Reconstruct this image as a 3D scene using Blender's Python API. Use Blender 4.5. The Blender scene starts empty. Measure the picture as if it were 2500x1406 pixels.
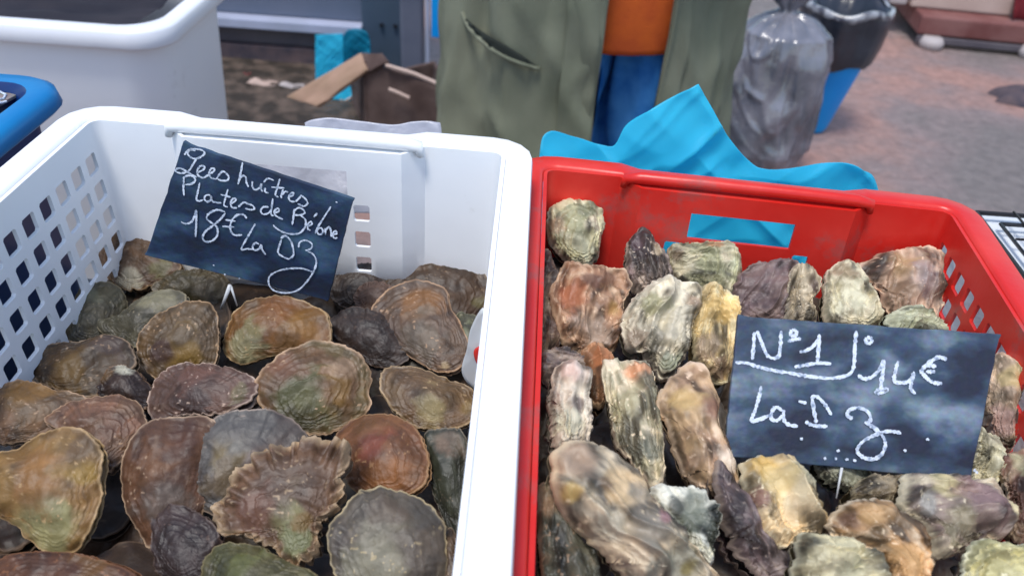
import bpy, bmesh, math, random
import numpy as np
from mathutils import Matrix, Vector
R_ = math.radians
# ------------------------------------------------------------------ camera, sky, sun, exposure
scn = bpy.context.scene
FPX = 2000.0
_d = np.array([103, 1433, -FPX]); _d /= np.linalg.norm(_d)
_c = np.array([1, -.072, 0.]); _c -= _d * _c.dot(_d); _c /= np.linalg.norm(_c)
_u = np.cross(_c, _d)
CR = np.array([_c, _d, _u])                     # camera axes seen from the world: X along the stall, Y away, Z up
CO = np.array([0, 0, 1.3])
cam = bpy.data.cameras.new('camera'); camo = bpy.data.objects.new('camera', cam)
scn.collection.objects.link(camo); scn.camera = camo
camo.matrix_world = Matrix([[*CR[i], CO[i]] for i in range(3)] + [[0, 0, 0, 1]])
cam.sensor_width = 36; cam.lens = 36 * FPX / 2500; cam.clip_start = .01; cam.clip_end = 200
cam.dof.use_dof = True; cam.dof.focus_distance = .62; cam.dof.aperture_fstop = 8
world = bpy.data.worlds.new('World'); scn.world = world; world.use_nodes = True
wn = world.node_tree; wn.nodes.clear()
sky = wn.nodes.new('ShaderNodeTexSky'); sky.sky_type = 'NISHITA'; sky.sun_disc = False
sky.sun_elevation = R_(70); sky.sun_rotation = R_(205); sky.dust_density = 1.2; sky.air_density = 1.2
wbg = wn.nodes.new('ShaderNodeBackground'); wbg.inputs[1].default_value = .115
wo = wn.nodes.new('ShaderNodeOutputWorld')
wn.links.new(sky.outputs[0], wbg.inputs[0]); wn.links.new(wbg.outputs[0], wo.inputs[0])
sun = bpy.data.lights.new('sun', 'SUN'); sun.energy = 1.5; sun.angle = R_(15); sun.color = (1, .97, .93)
suno = bpy.data.objects.new('sun', sun); scn.collection.objects.link(suno)
_az = R_(205); _el = R_(70)
_sd = Vector((math.sin(_az) * math.cos(_el), math.cos(_az) * math.cos(_el), math.sin(_el)))
suno.rotation_euler = _sd.to_track_quat('Z', 'Y').to_euler(); suno.location = (0, -3, 6)
scn.view_settings.view_transform = 'Standard'; scn.view_settings.look = 'None'
scn.view_settings.gamma = 1; scn.view_settings.use_curve_mapping = False
scn.view_settings.exposure = 0.86

# ------------------------------------------------------------------ helpers
rnd = random.Random(7)
def ray(px, py): return CR @ np.array([px - 1250, 703 - py, -FPX])
def onZ(px, py, z): r = ray(px, py); return CO + r * ((z - CO[2]) / r[2])
def onY(px, py, y): r = ray(px, py); return CO + r * (y / r[1])
def onP(px, py, o, n): r = ray(px, py); return CO + r * (np.dot(o - CO, n) / np.dot(r, n))

def link(o, parent=None):
    scn.collection.objects.link(o)
    if parent: o.parent = parent
    return o
def tag(o, label=None, cat=None, group=None, kind=None):
    if label: o['label'] = label
    if cat: o['category'] = cat
    if group: o['group'] = group
    if kind: o['kind'] = kind
    return o
def empty(name, label, cat, loc=(0, 0, 0), group=None):
    o = bpy.data.objects.new(name, None); o.empty_display_size = .05; o.location = loc
    link(o); return tag(o, label, cat, group)
def mesh(name, V, F, mat, parent=None, smooth=False, solid=0, bevel=0, off=-1, cols=None, subs=0):
    me = bpy.data.meshes.new(name)
    V = np.asarray(V, float)
    if parent is not None: V = V - np.array(parent.matrix_basis.translation)
    me.from_pydata(V.tolist(), [], F)
    me.validate(); me.update()
    if smooth: me.polygons.foreach_set('use_smooth', [True] * len(me.polygons))
    if cols is not None:
        a = me.color_attributes.new('Col', 'FLOAT_COLOR', 'POINT')
        c = np.ones((len(V), 4)); c[:, :3] = cols; a.data.foreach_set('color', c.ravel())
    if mat: me.materials.append(mat)
    o = link(bpy.data.objects.new(name, me), parent)
    if subs: m = o.modifiers.new('sub', 'SUBSURF'); m.levels = m.render_levels = subs
    if solid: m = o.modifiers.new('solid', 'SOLIDIFY'); m.thickness = solid; m.offset = off
    if bevel: m = o.modifiers.new('bev', 'BEVEL'); m.width = bevel; m.segments = 2; m.limit_method = 'ANGLE'; m.angle_limit = R_(40)
    return o
def grid(fn, nu, nv, closed=False):
    """fn(u,v)->xyz over [0,1]^2; returns verts, faces"""
    V = [fn(i / (nu if closed else nu - 1), j / (nv - 1)) for j in range(nv) for i in range(nu)]
    F = []
    for j in range(nv - 1):
        for i in range(nu if closed else nu - 1):
            k = (i + 1) % nu; F.append((j * nu + i, j * nu + k, (j + 1) * nu + k, (j + 1) * nu + i))
    return V, F
def box(x0, x1, y0, y1, z0, z1):
    V = [(x, y, z) for z in (z0, z1) for y in (y0, y1) for x in (x0, x1)]
    F = [(0, 2, 3, 1), (4, 5, 7, 6), (0, 1, 5, 4), (2, 6, 7, 3), (0, 4, 6, 2), (1, 3, 7, 5)]
    return V, F
def rotz(V, c, a):
    ca, sa = math.cos(a), math.sin(a)
    return [(c[0] + (x - c[0]) * ca - (y - c[1]) * sa, c[1] + (x - c[0]) * sa + (y - c[1]) * ca, z) for x, y, z in V]
def join(*vf):
    V, F = [], []
    for v, f in vf: n = len(V); V += list(v); F += [tuple(i + n for i in q) for q in f]
    return V, F
def tube(pts, r, n=8, caps=True):
    P = [Vector(p) for p in pts]; V = []; F = []; m = len(P)
    for i, p in enumerate(P):
        t = (P[min(i + 1, m - 1)] - P[max(i - 1, 0)]).normalized()
        a = t.orthogonal().normalized() if i == 0 else (a - t * a.dot(t)).normalized()
        b = t.cross(a); rr = r[i] if isinstance(r, (list, tuple)) else r
        V += [tuple(p + (a * math.cos(2 * math.pi * k / n) + b * math.sin(2 * math.pi * k / n)) * rr) for k in range(n)]
    for i in range(m - 1):
        for k in range(n): k2 = (k + 1) % n; F.append((i * n + k, i * n + k2, (i + 1) * n + k2, (i + 1) * n + k))
    if caps: F.append(tuple(range(n - 1, -1, -1))); F.append(tuple((m - 1) * n + k for k in range(n)))
    return V, F
def spline(pts, n, closed=True):
    """Catmull-Rom through pts resampled evenly to n points"""
    P = np.array(pts, float); m = len(P); out = []
    rng = m if closed else m - 1
    for i in range(rng):
        if closed: a, b, c, d = P[(i - 1) % m], P[i], P[(i + 1) % m], P[(i + 2) % m]
        else: a, b, c, d = P[max(i - 1, 0)], P[i], P[i + 1], P[min(i + 2, m - 1)]
        for t in np.linspace(0, 1, 12, endpoint=False):
            out.append(.5 * (2 * b + (c - a) * t + (2 * a - 5 * b + 4 * c - d) * t * t + (3 * b - a - 3 * c + d) * t ** 3))
    if not closed: out.append(P[-1])
    Q = np.array(out); Q2 = np.vstack([Q, Q[:1]]) if closed else Q
    L = np.concatenate([[0], np.cumsum(np.linalg.norm(np.diff(Q2, axis=0), axis=1))])
    s = np.linspace(0, L[-1], n, endpoint=not closed)
    return np.stack([np.interp(s, L, Q2[:, k]) for k in range(P.shape[1])], 1)
_perm = np.random.RandomState(3).permutation(4096); _val = np.random.RandomState(5).rand(4096) * 2 - 1
def vnoise(x, y, z=0.):
    x, y, z = np.broadcast_arrays(np.asarray(x, float), y, z)
    xi, yi, zi = np.floor(x).astype(int), np.floor(y).astype(int), np.floor(z).astype(int)
    u, v, w = x - xi, y - yi, z - zi
    u, v, w = [t * t * t * (t * (t * 6 - 15) + 10) for t in (u, v, w)]
    def h(a, b, c): return _val[_perm[(_perm[(_perm[a & 4095] + b) & 4095] + c) & 4095]]
    r = 0
    for a in (0, 1):
        for b in (0, 1):
            for c in (0, 1):
                r = r + h(xi + a, yi + b, zi + c) * (u if a else 1 - u) * (v if b else 1 - v) * (w if c else 1 - w)
    return r
def fbm(x, y, z=0., o=4):
    r, a, s = 0, 1, 0
    for k in range(o): r = r + a * vnoise(x * 2 ** k, y * 2 ** k, z * 2 ** k + 17.3 * k); s += a; a *= .5
    return r / s
def sstep(a, b, x): t = np.clip((x - a) / (b - a), 0, 1); return t * t * (3 - 2 * t)

# ------------------------------------------------------------------ materials
def mat(name, col, rough=.5, spec=.5, c2=None, scale=8, bump=0, bscale=60, detail=5, sss=0, trans=0, lo=.35, hi=.65, metal=0, coat=0, rvar=0, dirt=None):
    m = bpy.data.materials.new(name); m.use_nodes = True; nt = m.node_tree; N = nt.nodes; b = N['Principled BSDF']
    b.inputs['Base Color'].default_value = (*col, 1); b.inputs['Roughness'].default_value = rough
    b.inputs['Specular IOR Level'].default_value = spec; b.inputs['Metallic'].default_value = metal
    b.inputs['Coat Weight'].default_value = coat
    if sss: b.inputs['Subsurface Weight'].default_value = sss; b.inputs['Subsurface Radius'].default_value = (.01, .01, .01); b.inputs['Subsurface Scale'].default_value = .5
    tc = N.new('ShaderNodeTexCoord')
    if c2 or rvar:
        n = N.new('ShaderNodeTexNoise'); n.inputs['Scale'].default_value = scale; n.inputs['Detail'].default_value = detail
        nt.links.new(tc.outputs['Object'], n.inputs['Vector'])
    if c2:
        r = N.new('ShaderNodeValToRGB'); r.color_ramp.elements[0].position = lo; r.color_ramp.elements[1].position = hi
        r.color_ramp.elements[0].color = (*col, 1); r.color_ramp.elements[1].color = (*c2, 1)
        nt.links.new(n.outputs['Fac'], r.inputs['Fac']); nt.links.new(r.outputs[0], b.inputs['Base Color'])
    if dirt:
        dc, dl, dh, ds = dirt
        n3 = N.new('ShaderNodeTexNoise'); n3.inputs['Scale'].default_value = ds; n3.inputs['Detail'].default_value = 9; n3.inputs['Roughness'].default_value = .72; nt.links.new(tc.outputs['Object'], n3.inputs['Vector'])
        r3 = N.new('ShaderNodeMapRange'); r3.inputs[1].default_value = dl; r3.inputs[2].default_value = dh; nt.links.new(n3.outputs['Fac'], r3.inputs[0])
        m3 = N.new('ShaderNodeMix'); m3.data_type = 'RGBA'; nt.links.new(r3.outputs[0], m3.inputs[0]); nt.links.new(r.outputs[0], m3.inputs[6]); m3.inputs[7].default_value = (*dc, 1); nt.links.new(m3.outputs[2], b.inputs['Base Color'])
    if rvar:
        mr = N.new('ShaderNodeMapRange'); mr.inputs[3].default_value = rough - rvar; mr.inputs[4].default_value = rough + rvar
        nt.links.new(n.outputs['Fac'], mr.inputs[0]); nt.links.new(mr.outputs[0], b.inputs['Roughness'])
    if bump:
        n2 = N.new('ShaderNodeTexNoise'); n2.inputs['Scale'].default_value = bscale; n2.inputs['Detail'].default_value = 6
        nt.links.new(tc.outputs['Object'], n2.inputs['Vector'])
        bp = N.new('ShaderNodeBump'); bp.inputs['Strength'].default_value = bump; bp.inputs['Distance'].default_value = .01
        nt.links.new(n2.outputs['Fac'], bp.inputs['Height']); nt.links.new(bp.outputs[0], b.inputs['Normal'])
    return m
M = {}
M['white_plastic'] = mat('white_plastic', (.88, .89, .90), .42, .4, (.82, .83, .85), 9, .05, 40, lo=.45, hi=.8, rvar=.12, dirt=((.55, .53, .49), .62, .76, 11))
M['red_plastic'] = mat('red_plastic', (.64, .018, .012), .38, .5, (.72, .05, .035), 14, .07, 50, lo=.4, hi=.75, rvar=.16, dirt=((.30, .10, .09), .56, .72, 13))
M['blue_plastic'] = mat('blue_plastic', (.0, .12, .42), .35, .5, (.0, .19, .5), 7, .03, 40)
M['tub'] = mat('tub_plastic', (.80, .84, .90), .5, .4, (.86, .88, .91), 3, .05, 30, dirt=((.5, .5, .5), .6, .8, 7))
M['dark'] = mat('dark_interior', (.015, .014, .02), .6, .2, (.03, .025, .03), 10)
M['table'] = mat('table_top', (.25, .25, .25), .6, .3, (.18, .17, .16), 12)
M['steel'] = mat('painted_steel', (.045, .075, .11), .4, .5, (.07, .10, .15), 4, .04, 20)
M['steel2'] = mat('pale_steel', (.10, .115, .16), .4, .5, (.15, .16, .21), 4)
M['panel'] = mat('blue_grey_panel', (.10, .13, .19), .5, .4, (.14, .16, .22), 3)
M['ledge'] = mat('pale_ledge', (.40, .43, .56), .5, .4, (.33, .36, .46), 6)
M['stone'] = mat('dark_kerb_stone', (.085, .072, .085), .7, .3, (.12, .105, .115), 5, .3, 60)
M['cyan'] = mat('sky_blue_plastic_sheet', (.05, .70, .97), .35, .4, (.07, .75, .98), 6, .05, 25, sss=.15)
_nt = M['cyan'].node_tree; _b = _nt.nodes['Principled BSDF']; _t = _nt.nodes.new('ShaderNodeBsdfTranslucent'); _t.inputs[0].default_value = (.03, .76, .97, 1)
_m = _nt.nodes.new('ShaderNodeMixShader'); _m.inputs[0].default_value = .6; _o = [n for n in _nt.nodes if n.type == 'OUTPUT_MATERIAL'][0]
_nt.links.new(_b.outputs[0], _m.inputs[1]); _nt.links.new(_t.outputs[0], _m.inputs[2]); _nt.links.new(_m.outputs[0], _o.inputs[0])
M['binblue'] = mat('bin_blue', (.0, .26, .72), .45, .4, (.0, .3, .75), 6)
M['blackbag'] = mat('black_bag_film', (.012, .014, .022), .28, .6, (.03, .035, .05), 9, .35, 28)
M['greybag'] = mat('grey_bag_film', (.085, .09, .11), .18, 1.0, (.2, .2, .235), 7, .7, 16, lo=.4, hi=.6)
M['coat'] = mat('olive_cotton', (.13, .145, .10), .85, .2, (.20, .21, .15), 5, .15, 300)
M['coat_dark'] = mat('pocket_shade', (.03, .035, .03), .9, .1)  # near-black colour painting the shade inside the pocket
M['orange'] = mat('orange_knit', (.62, .12, .02), .8, .2, (.52, .09, .02), 20, .2, 200)
M['jeans'] = mat('blue_denim', (.01, .12, .40), .8, .2, (.06, .25, .58), 14, .2, 300)
M['skin'] = mat('skin', (.5, .28, .2), .5, .4, sss=.1)
M['hair'] = mat('hair', (.05, .03, .02), .7, .3)
M['shoe'] = mat('shoe_leather', (.03, .03, .03), .5, .4)
M['card'] = mat('cardboard', (.33, .22, .15), .85, .15, (.42, .27, .2), 9, .1, 60)
M['card_dark'] = mat('shaded_brown_board', (.07, .045, .04), .8, .2, (.13, .09, .08), 9, .2, 40)  # cardboard darkened to paint the shade on the box sides
M['wood_red'] = mat('red_brown_wood', (.15, .05, .045), .7, .3, (.22, .10, .09), 6, .2, 30)
M['beige'] = mat('beige_board', (.55, .42, .36), .7, .3, (.45, .33, .28), 5)
M['maroon'] = mat('maroon_cloth', (.10, .008, .012), .8, .2, (.15, .015, .02), 8)
M['foot'] = mat('pale_rubber', (.42, .37, .36), .6, .3)
M['mauve'] = mat('dark_mauve_cloth', (.05, .045, .06), .8, .2, (.13, .09, .09), 12, .3, 40)
M['film'] = mat('clear_white_film', (.36, .37, .43), .35, .5, (.44, .45, .50), 20, .3, 40)
M['chalk'] = mat('chalk', (.66, .72, .82), .9, .1, (.16, .22, .32), 330, .3, 900, lo=.46, hi=.72)
M['pin'] = mat('pin_plastic', (.6, .61, .61), .4, .5)
M['wire'] = mat('black_wire', (.015, .015, .018), .35, .5)
M['foam'] = mat('white_foam', (.74, .76, .78), .6, .3, (.6, .63, .66), 14, .15, 90)
def slate_mat(name, a, b, c, seed):
    m = bpy.data.materials.new(name); m.use_nodes = True; nt = m.node_tree; N = nt.nodes; L = nt.links; bs = N['Principled BSDF']
    bs.inputs['Roughness'].default_value = .45; bs.inputs['Specular IOR Level'].default_value = .45
    tc = N.new('ShaderNodeTexCoord'); mp = N.new('ShaderNodeMapping'); mp.inputs['Location'].default_value = (seed, 0, 0)
    mp.inputs['Scale'].default_value = (1, 1.6, 1); L.new(tc.outputs['Object'], mp.inputs['Vector'])
    n = N.new('ShaderNodeTexNoise'); n.inputs['Scale'].default_value = 20; n.inputs['Detail'].default_value = 4; L.new(mp.outputs[0], n.inputs['Vector'])
    r = N.new('ShaderNodeValToRGB'); e = r.color_ramp.elements; e[0].position = .38; e[0].color = (*a, 1); e[1].position = .5; e[1].color = (*b, 1)
    x = r.color_ramp.elements.new(.66); x.color = (*c, 1); L.new(n.outputs['Fac'], r.inputs['Fac'])
    n2 = N.new('ShaderNodeTexNoise'); n2.inputs['Scale'].default_value = 220; n2.inputs['Detail'].default_value = 4; L.new(tc.outputs['Object'], n2.inputs['Vector'])
    mx = N.new('ShaderNodeMix'); mx.data_type = 'RGBA'; mx.blend_type = 'OVERLAY'; mx.inputs[0].default_value = .35
    L.new(r.outputs[0], mx.inputs[6]); L.new(n2.outputs['Color'], mx.inputs[7]); L.new(mx.outputs[2], bs.inputs['Base Color'])
    bp = N.new('ShaderNodeBump'); bp.inputs['Strength'].default_value = .12; bp.inputs['Distance'].default_value = .004
    L.new(n2.outputs['Fac'], bp.inputs['Height']); L.new(bp.outputs[0], bs.inputs['Normal'])
    return m
M['slate_blue'] = slate_mat('slate_blue', (.012, .018, .034), (.014, .030, .066), (.045, .09, .15), 3.1)
M['slate_smudged'] = slate_mat('slate_smudged', (.012, .015, .032), (.035, .06, .10), (.19, .24, .29), 9.4)
M['slate_grey'] = slate_mat('slate_grey', (.14, .12, .11), (.2, .17, .15), (.26, .22, .2), 5)
def shell_mat(name, rough, bs, bd, fine, lo_, hi_):
    m = bpy.data.materials.new(name); m.use_nodes = True; nt = m.node_tree; N = nt.nodes; L = nt.links; b = N['Principled BSDF']
    b.inputs['Specular IOR Level'].default_value = .55
    at = N.new('ShaderNodeAttribute'); at.attribute_name = 'Col'
    tc = N.new('ShaderNodeTexCoord')
    n = N.new('ShaderNodeTexNoise'); n.inputs['Scale'].default_value = fine; n.inputs['Detail'].default_value = 6; n.inputs['Roughness'].default_value = .65
    L.new(tc.outputs['Object'], n.inputs['Vector'])
    mr = N.new('ShaderNodeMapRange'); mr.inputs[1].default_value = .25; mr.inputs[2].default_value = .75; mr.inputs[3].default_value = lo_; mr.inputs[4].default_value = hi_
    L.new(n.outputs['Fac'], mr.inputs[0])
    mx = N.new('ShaderNodeVectorMath'); mx.operation = 'SCALE'; L.new(at.outputs['Color'], mx.inputs[0]); L.new(mr.outputs[0], mx.inputs['Scale'])
    L.new(mx.outputs[0], b.inputs['Base Color'])
    r2 = N.new('ShaderNodeMapRange'); r2.inputs[3].default_value = rough - .15; r2.inputs[4].default_value = rough + .2
    L.new(n.outputs['Fac'], r2.inputs[0]); L.new(r2.outputs[0], b.inputs['Roughness'])
    n2 = N.new('ShaderNodeTexNoise'); n2.inputs['Scale'].default_value = bs; n2.inputs['Detail'].default_value = 8; n2.inputs['Roughness'].default_value = .6
    L.new(tc.outputs['Object'], n2.inputs['Vector'])
    bp = N.new('ShaderNodeBump'); bp.inputs['Strength'].default_value = bd; bp.inputs['Distance'].default_value = .003
    L.new(n2.outputs['Fac'], bp.inputs['Height']); L.new(bp.outputs[0], b.inputs['Normal'])
    return m
M['flat_shell'] = shell_mat('flat_oyster_shell', .50, 110, .35, 55, .68, 1.3)
M['cup_shell'] = shell_mat('cupped_oyster_shell', .50, 85, .45, 45, .72, 1.3)

# ------------------------------------------------------------------ setting: ground, kerb
def ground_mat():
    m = bpy.data.materials.new('wet_market_ground'); m.use_nodes = True; nt = m.node_tree; N = nt.nodes; L = nt.links; b = N['Principled BSDF']
    b.inputs['Roughness'].default_value = .6
    tc = N.new('ShaderNodeTexCoord')
    n = N.new('ShaderNodeTexNoise'); n.inputs['Scale'].default_value = 1.3; n.inputs['Detail'].default_value = 5; L.new(tc.outputs['Object'], n.inputs['Vector'])
    r = N.new('ShaderNodeValToRGB'); e = r.color_ramp.elements
    e[0].position = .38; e[0].color = (.17, .145, .135, 1); e[1].position = .6; e[1].color = (.33, .19, .155, 1)
    x = e.new(.5); x.color = (.225, .17, .16, 1)
    L.new(n.outputs['Fac'], r.inputs['Fac'])
    n2 = N.new('ShaderNodeTexNoise'); n2.inputs['Scale'].default_value = 22; n2.inputs['Detail'].default_value = 8; n2.inputs['Roughness'].default_value = .75; L.new(tc.outputs['Object'], n2.inputs['Vector'])
    mx = N.new('ShaderNodeMix'); mx.data_type = 'RGBA'; mx.blend_type = 'OVERLAY'; mx.inputs[0].default_value = .9
    L.new(r.outputs[0], mx.inputs[6]); L.new(n2.outputs['Fac'], mx.inputs[7]); L.new(mx.outputs[2], b.inputs['Base Color'])
    bp = N.new('ShaderNodeBump'); bp.inputs['Strength'].default_value = .4; bp.inputs['Distance'].default_value = .02
    L.new(n2.outputs['Fac'], bp.inputs['Height']); L.new(bp.outputs[0], b.inputs['Normal'])
    return m
GV, GF = grid(lambda u, v: ((u - .5) * 120, v * 120 - 40, .006 * float(vnoise(u * 300, v * 300))), 60, 60)
tag(mesh('ground', GV, GF, ground_mat(), smooth=True), kind='structure')
# dark gutter with trodden leftovers in front of the kerb, left
V, F = grid(lambda u, v: (-2.2 + 2.0 * u, 2.3 + v * 1.0, .012 + .006 * float(fbm(u * 30, v * 20))), 70, 40)
M['gutter'] = mat('gutter_dirt', (.035, .028, .022), .55, .4, (.13, .095, .075), 16, .8, 30, lo=.4, hi=.7)
tag(mesh('gutter', V, F, M['gutter'], smooth=True), kind='structure')
# ------------------------------------------------------------------ background left: plinth wall and steel posts
w = empty('stall_front', 'blue grey panelled stall front above a white ledge, behind the big white tub', 'stall', (-1.1, 3.3, 0))
V, F = box(-2.6, -.685, 3.32, 3.38, .193, 1.6); mesh('panel', V, F, M['panel'], w, bevel=.004)
V, F = box(-2.6, -.68, 3.26, 3.38, .150, .190); mesh('ledge', V, F, M['ledge'], w, bevel=.005)
V, F = box(-2.6, -.70, 3.31, 3.40, .075, .147); mesh('skirting', V, F, M['stone'], w, bevel=.004)
V, F = box(-2.6, -.70, 3.29, 3.40, .0, .072); mesh('skirting', V, F, M['mauve'], w, bevel=.006)
p = empty('steel_post', 'wide dark blue grey steel post with two bolts beside the stall front', 'post', (-.6, 3.3, 0))
V, F = box(-.682, -.522, 3.28, 3.40, 0, 1.8); mesh('upright', V, F, M['steel'], p, bevel=.006)
for bx in (-.60, -.545):
    V, F = tube([(bx, 3.281, .20), (bx, 3.268, .20)], .008, 8); mesh('bolt', V, F, M['wire'], p)
p = empty('steel_post', 'narrow paler grey steel post left of the olive coat', 'post', (-.46, 3.2, 0))
V, F = box(-.515, -.425, 3.2, 3.27, 0, 1.8); mesh('upright', V, F, M['steel2'], p, bevel=.012)
V, F = box(-.412, -.400, 3.2, 3.22, 0, 1.8); mesh('edge_strip', V, F, M['ledge'], p)
V, F = box(-.39, -.30, 3.2, 3.3, .19, 1.4); tag(mesh('blue_panel', V, F, M['binblue'], bevel=.004), 'bright blue panel edge at the top just left of the olive coat', 'panel')

# ------------------------------------------------------------------ sheets (plastic) traced as outlines, each with its own plane, folds and thickness
def sheet(name, poly, Y0, lean, m, fold, parent=None, n=90, nr=26, thick=.0008, seed=0, fscale=14, jag=.0):
    """crumpled film: outline on a plane leaning by `lean` (dy per dz) at distance Y0"""
    nrm = np.array([0., -1, lean]); nrm /= np.linalg.norm(nrm)
    o = onY(*np.mean(poly, 0), Y0)
    poly = [(float(a_), float(b_)) for a_, b_ in poly]; P = np.array([onP(x, y, o, nrm) for x, y in spline(poly, n)])
    P = P + np.array([[jag * float(vnoise(k * .9, seed)), 0, jag * float(vnoise(k * .9, seed + 5))] for k in range(n)])
    c = P.mean(0); V = [c]; F = []
    for j in range(1, nr + 1):
        for k in range(n): V.append(c + (P[k] - c) * j / nr)
    V = np.array(V)
    a = V[:, 0] * fscale; b = V[:, 2] * fscale
    h = fold * (fbm(a + .6 * b, b * .7 - a * .3, seed + .5, 3) * 1.2 + .8 * (1 - 2 * np.abs(vnoise(a * 1.3 - b * 1.1 + seed, a * .3, seed))) + .6 * (1 - 2 * np.abs(vnoise(a * 2.1 + b * 2.6 + seed, b * .6 - a * .4, seed + 2))) + .35 * (1 - 2 * np.abs(vnoise(a * 4.3 - b * 3.6 + seed, b * 1.6, seed + 3))))
    V = V + nrm * h[:, None]
    for k in range(n): F.append((0, 1 + k, 1 + (k + 1) % n))
    for j in range(nr - 1):
        for k in range(n):
            k2 = (k + 1) % n; A = 1 + j * n
            F.append((A + k, A + n + k, A + n + k2, A + k2))
    return mesh(name, V, F, m, parent, smooth=True, solid=thick, off=0)
tag(sheet('plastic_sheet', [(1318, 372), (1340, 325), (1400, 338), (1470, 352), (1500, 350), (1530, 300), (1600, 255), (1690, 209), (1703, 203), (1709, 215), (1735, 260), (1775, 330), (1830, 395), (1870, 412), (1960, 400), (2050, 390), (2100, 410), (2140, 455), (2150, 640), (1700, 640), (1318, 560)], .73, .18, M['cyan'], .0085, n=260, nr=60, fscale=9), 'peaked bright sky blue plastic sheet standing behind the red crate', 'plastic sheet')
tag(sheet('plastic_bag', [(771, 88), (773, 85), (832, 83), (837, 87), (838, 150), (836, 195), (800, 222), (774, 222), (770, 150)], 3.05, .1, M['cyan'], .003, n=120, seed=4), 'upright bright cyan plastic bag standing behind the box flap', 'plastic bag')
tag(sheet('plastic_bag', [(800, 205), (870, 180), (889, 185), (890, 215), (852, 268), (790, 280), (778, 270)], 2.95, .3, M['cyan'], .004, n=100, seed=12), 'bright cyan plastic seen just under the pale box flap', 'plastic bag')
tag(sheet('plastic_box', [(840, 85), (895, 80), (905, 150), (895, 215), (842, 200)], 3.15, 0.0, mat('teal', (.0, .12, .2), .5, .4, (.0, .2, .32), 8), .004, n=80, seed=9, thick=.01), 'dull teal plastic slab between the cyan bag and the steel post', 'plastic slab')
tag(sheet('plastic_film', [(745, 300), (800, 288), (880, 296), (960, 305), (1010, 297), (1060, 298), (1078, 320), (1075, 500), (900, 520), (600, 500), (580, 360), (740, 330)], .70, .5, M['film'], .0018, n=120, seed=6, fscale=16), 'crinkled whitish plastic film poking up behind the white crate rim', 'plastic film')

# ------------------------------------------------------------------ brown box on the ground
bx = empty('cardboard_box', 'open brown cardboard box with shade darkened sides and one pale flap folded out, left of the olive coat', 'box', (-.45, 2.75, 0))
def quad_slab(name, pts, m, th, parent, rough=.0):
    P = np.array(pts, float); n = np.cross(P[1] - P[0], P[3] - P[0]); n /= np.linalg.norm(n)
    def fn(u, v):
        a = P[0] * (1 - u) * (1 - v) + P[1] * u * (1 - v) + P[2] * u * v + P[3] * (1 - u) * v
        return a + n * rough * float(fbm(u * 4, v * 4, P[0][0] * 9))
    V, F = grid(fn, 10, 10)
    return mesh(name, V, F, m, parent, smooth=True, solid=th, off=0, bevel=th * .2)
A = onY(893, 150, 2.62); B = onY(1090, 215, 2.55); Cc = onY(860, 200, 2.95); D2 = onY(1060, 150, 3.0)
dn = lambda q, z=0.0: np.array([q[0], q[1], z])
quad_slab('side', [dn(A), dn(B), B, A], M['card_dark'], .012, bx, .01)
quad_slab('side', [dn(D2), dn(B), B, D2], M['card_dark'], .012, bx, .01)
quad_slab('side', [dn(A), dn(Cc), Cc, A], M['card_dark'], .012, bx, .01)
quad_slab('side', [dn(Cc), dn(D2), D2, Cc], M['card_dark'], .012, bx, .01)
quad_slab('flap', [onY(703, 238, 2.7), onY(780, 262, 2.64), onY(900, 172, 2.60), onY(885, 132, 2.66)], M['card'], .02, bx, .012)
quad_slab('flap', [onY(885, 132, 2.66), onY(900, 178, 2.6), onY(950, 152, 2.58), onY(935, 134, 2.63)], M['card_dark'], .014, bx, .004)
V, F = tube([onY(942, 160, 2.58), onY(1010, 180, 2.57), onY(1085, 212, 2.55)], .007, 6); mesh('edge_strip', V, F, M['beige'], bx)
V, F = tube([onY(950, 218, 2.56), onY(975, 228, 2.55), onY(1000, 240, 2.54)], .006, 6); mesh('tape_strip', V, F, M['beige'], bx)
# scraps in the gutter
for i, (x, y, sx, lb) in enumerate([(640, 197, .055, 'pinkish torn strip lying in the dark gutter'), (712, 204, .045, 'whitish crumpled scrap in the gutter beside the box flap'), (603, 176, .014, 'tiny red brown scrap near the kerb'), (845, 236, .02, 'pale scrap under the folded out box flap')]):
    c = onZ(x, y, .025); V, F = grid(lambda u, v: (c[0] + (u - .5) * sx * 2, c[1] + (v - .5) * sx * .9, .018 + .012 * math.sin(u * 5 + i) * math.sin(v * 3) + .006 * float(vnoise(u * 4, v * 4, i))), 10, 6)
    tag(mesh('scrap', V, F, [M['beige'], M['foot'], M['wood_red']][i % 3], smooth=True, solid=.003), lb, 'litter')

# ------------------------------------------------------------------ big white tub, upper left
tb = empty('fish_tub', 'big white plastic tub with a thick rounded rim and dark inside, upper left', 'tub', (-.95, 1.75, 0))
def rrect(cx, cy, hx, hy, r, n=10):
    P = []
    for (sx, sy, a0) in ((1, -1, -90), (1, 1, 0), (-1, 1, 90), (-1, -1, 180)):
        for k in range(n + 1):
            a = R_(a0 + 90 * k / n); P.append((cx + sx * (hx - r) + r * math.cos(a), cy + sy * (hy - r) + r * math.sin(a)))
    return P
def loft(rings, cap0=False, cap1=False):
    n = len(rings[0]); V = [tuple(p) for r in rings for p in r]; F = []
    for j in range(len(rings) - 1):
        for k in range(n): k2 = (k + 1) % n; F.append((j * n + k, j * n + k2, (j + 1) * n + k2, (j + 1) * n + k))
    if cap0: F.append(tuple(range(n - 1, -1, -1)))
    if cap1: F.append(tuple((len(rings) - 1) * n + k for k in range(n)))
    return V, F
TX, TY = -1.075, 1.485
def tring(hx, hy, r, z): return [(x, y, z) for x, y in rrect(TX, TY, hx, hy, r)]
body = [tring(.43, .145, .06, .05), tring(.458, .172, .07, .78), tring(.462, .176, .07, .796)]
V, F = loft(body, True); mesh('body', V, F, M['tub'], tb, smooth=True)
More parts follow.
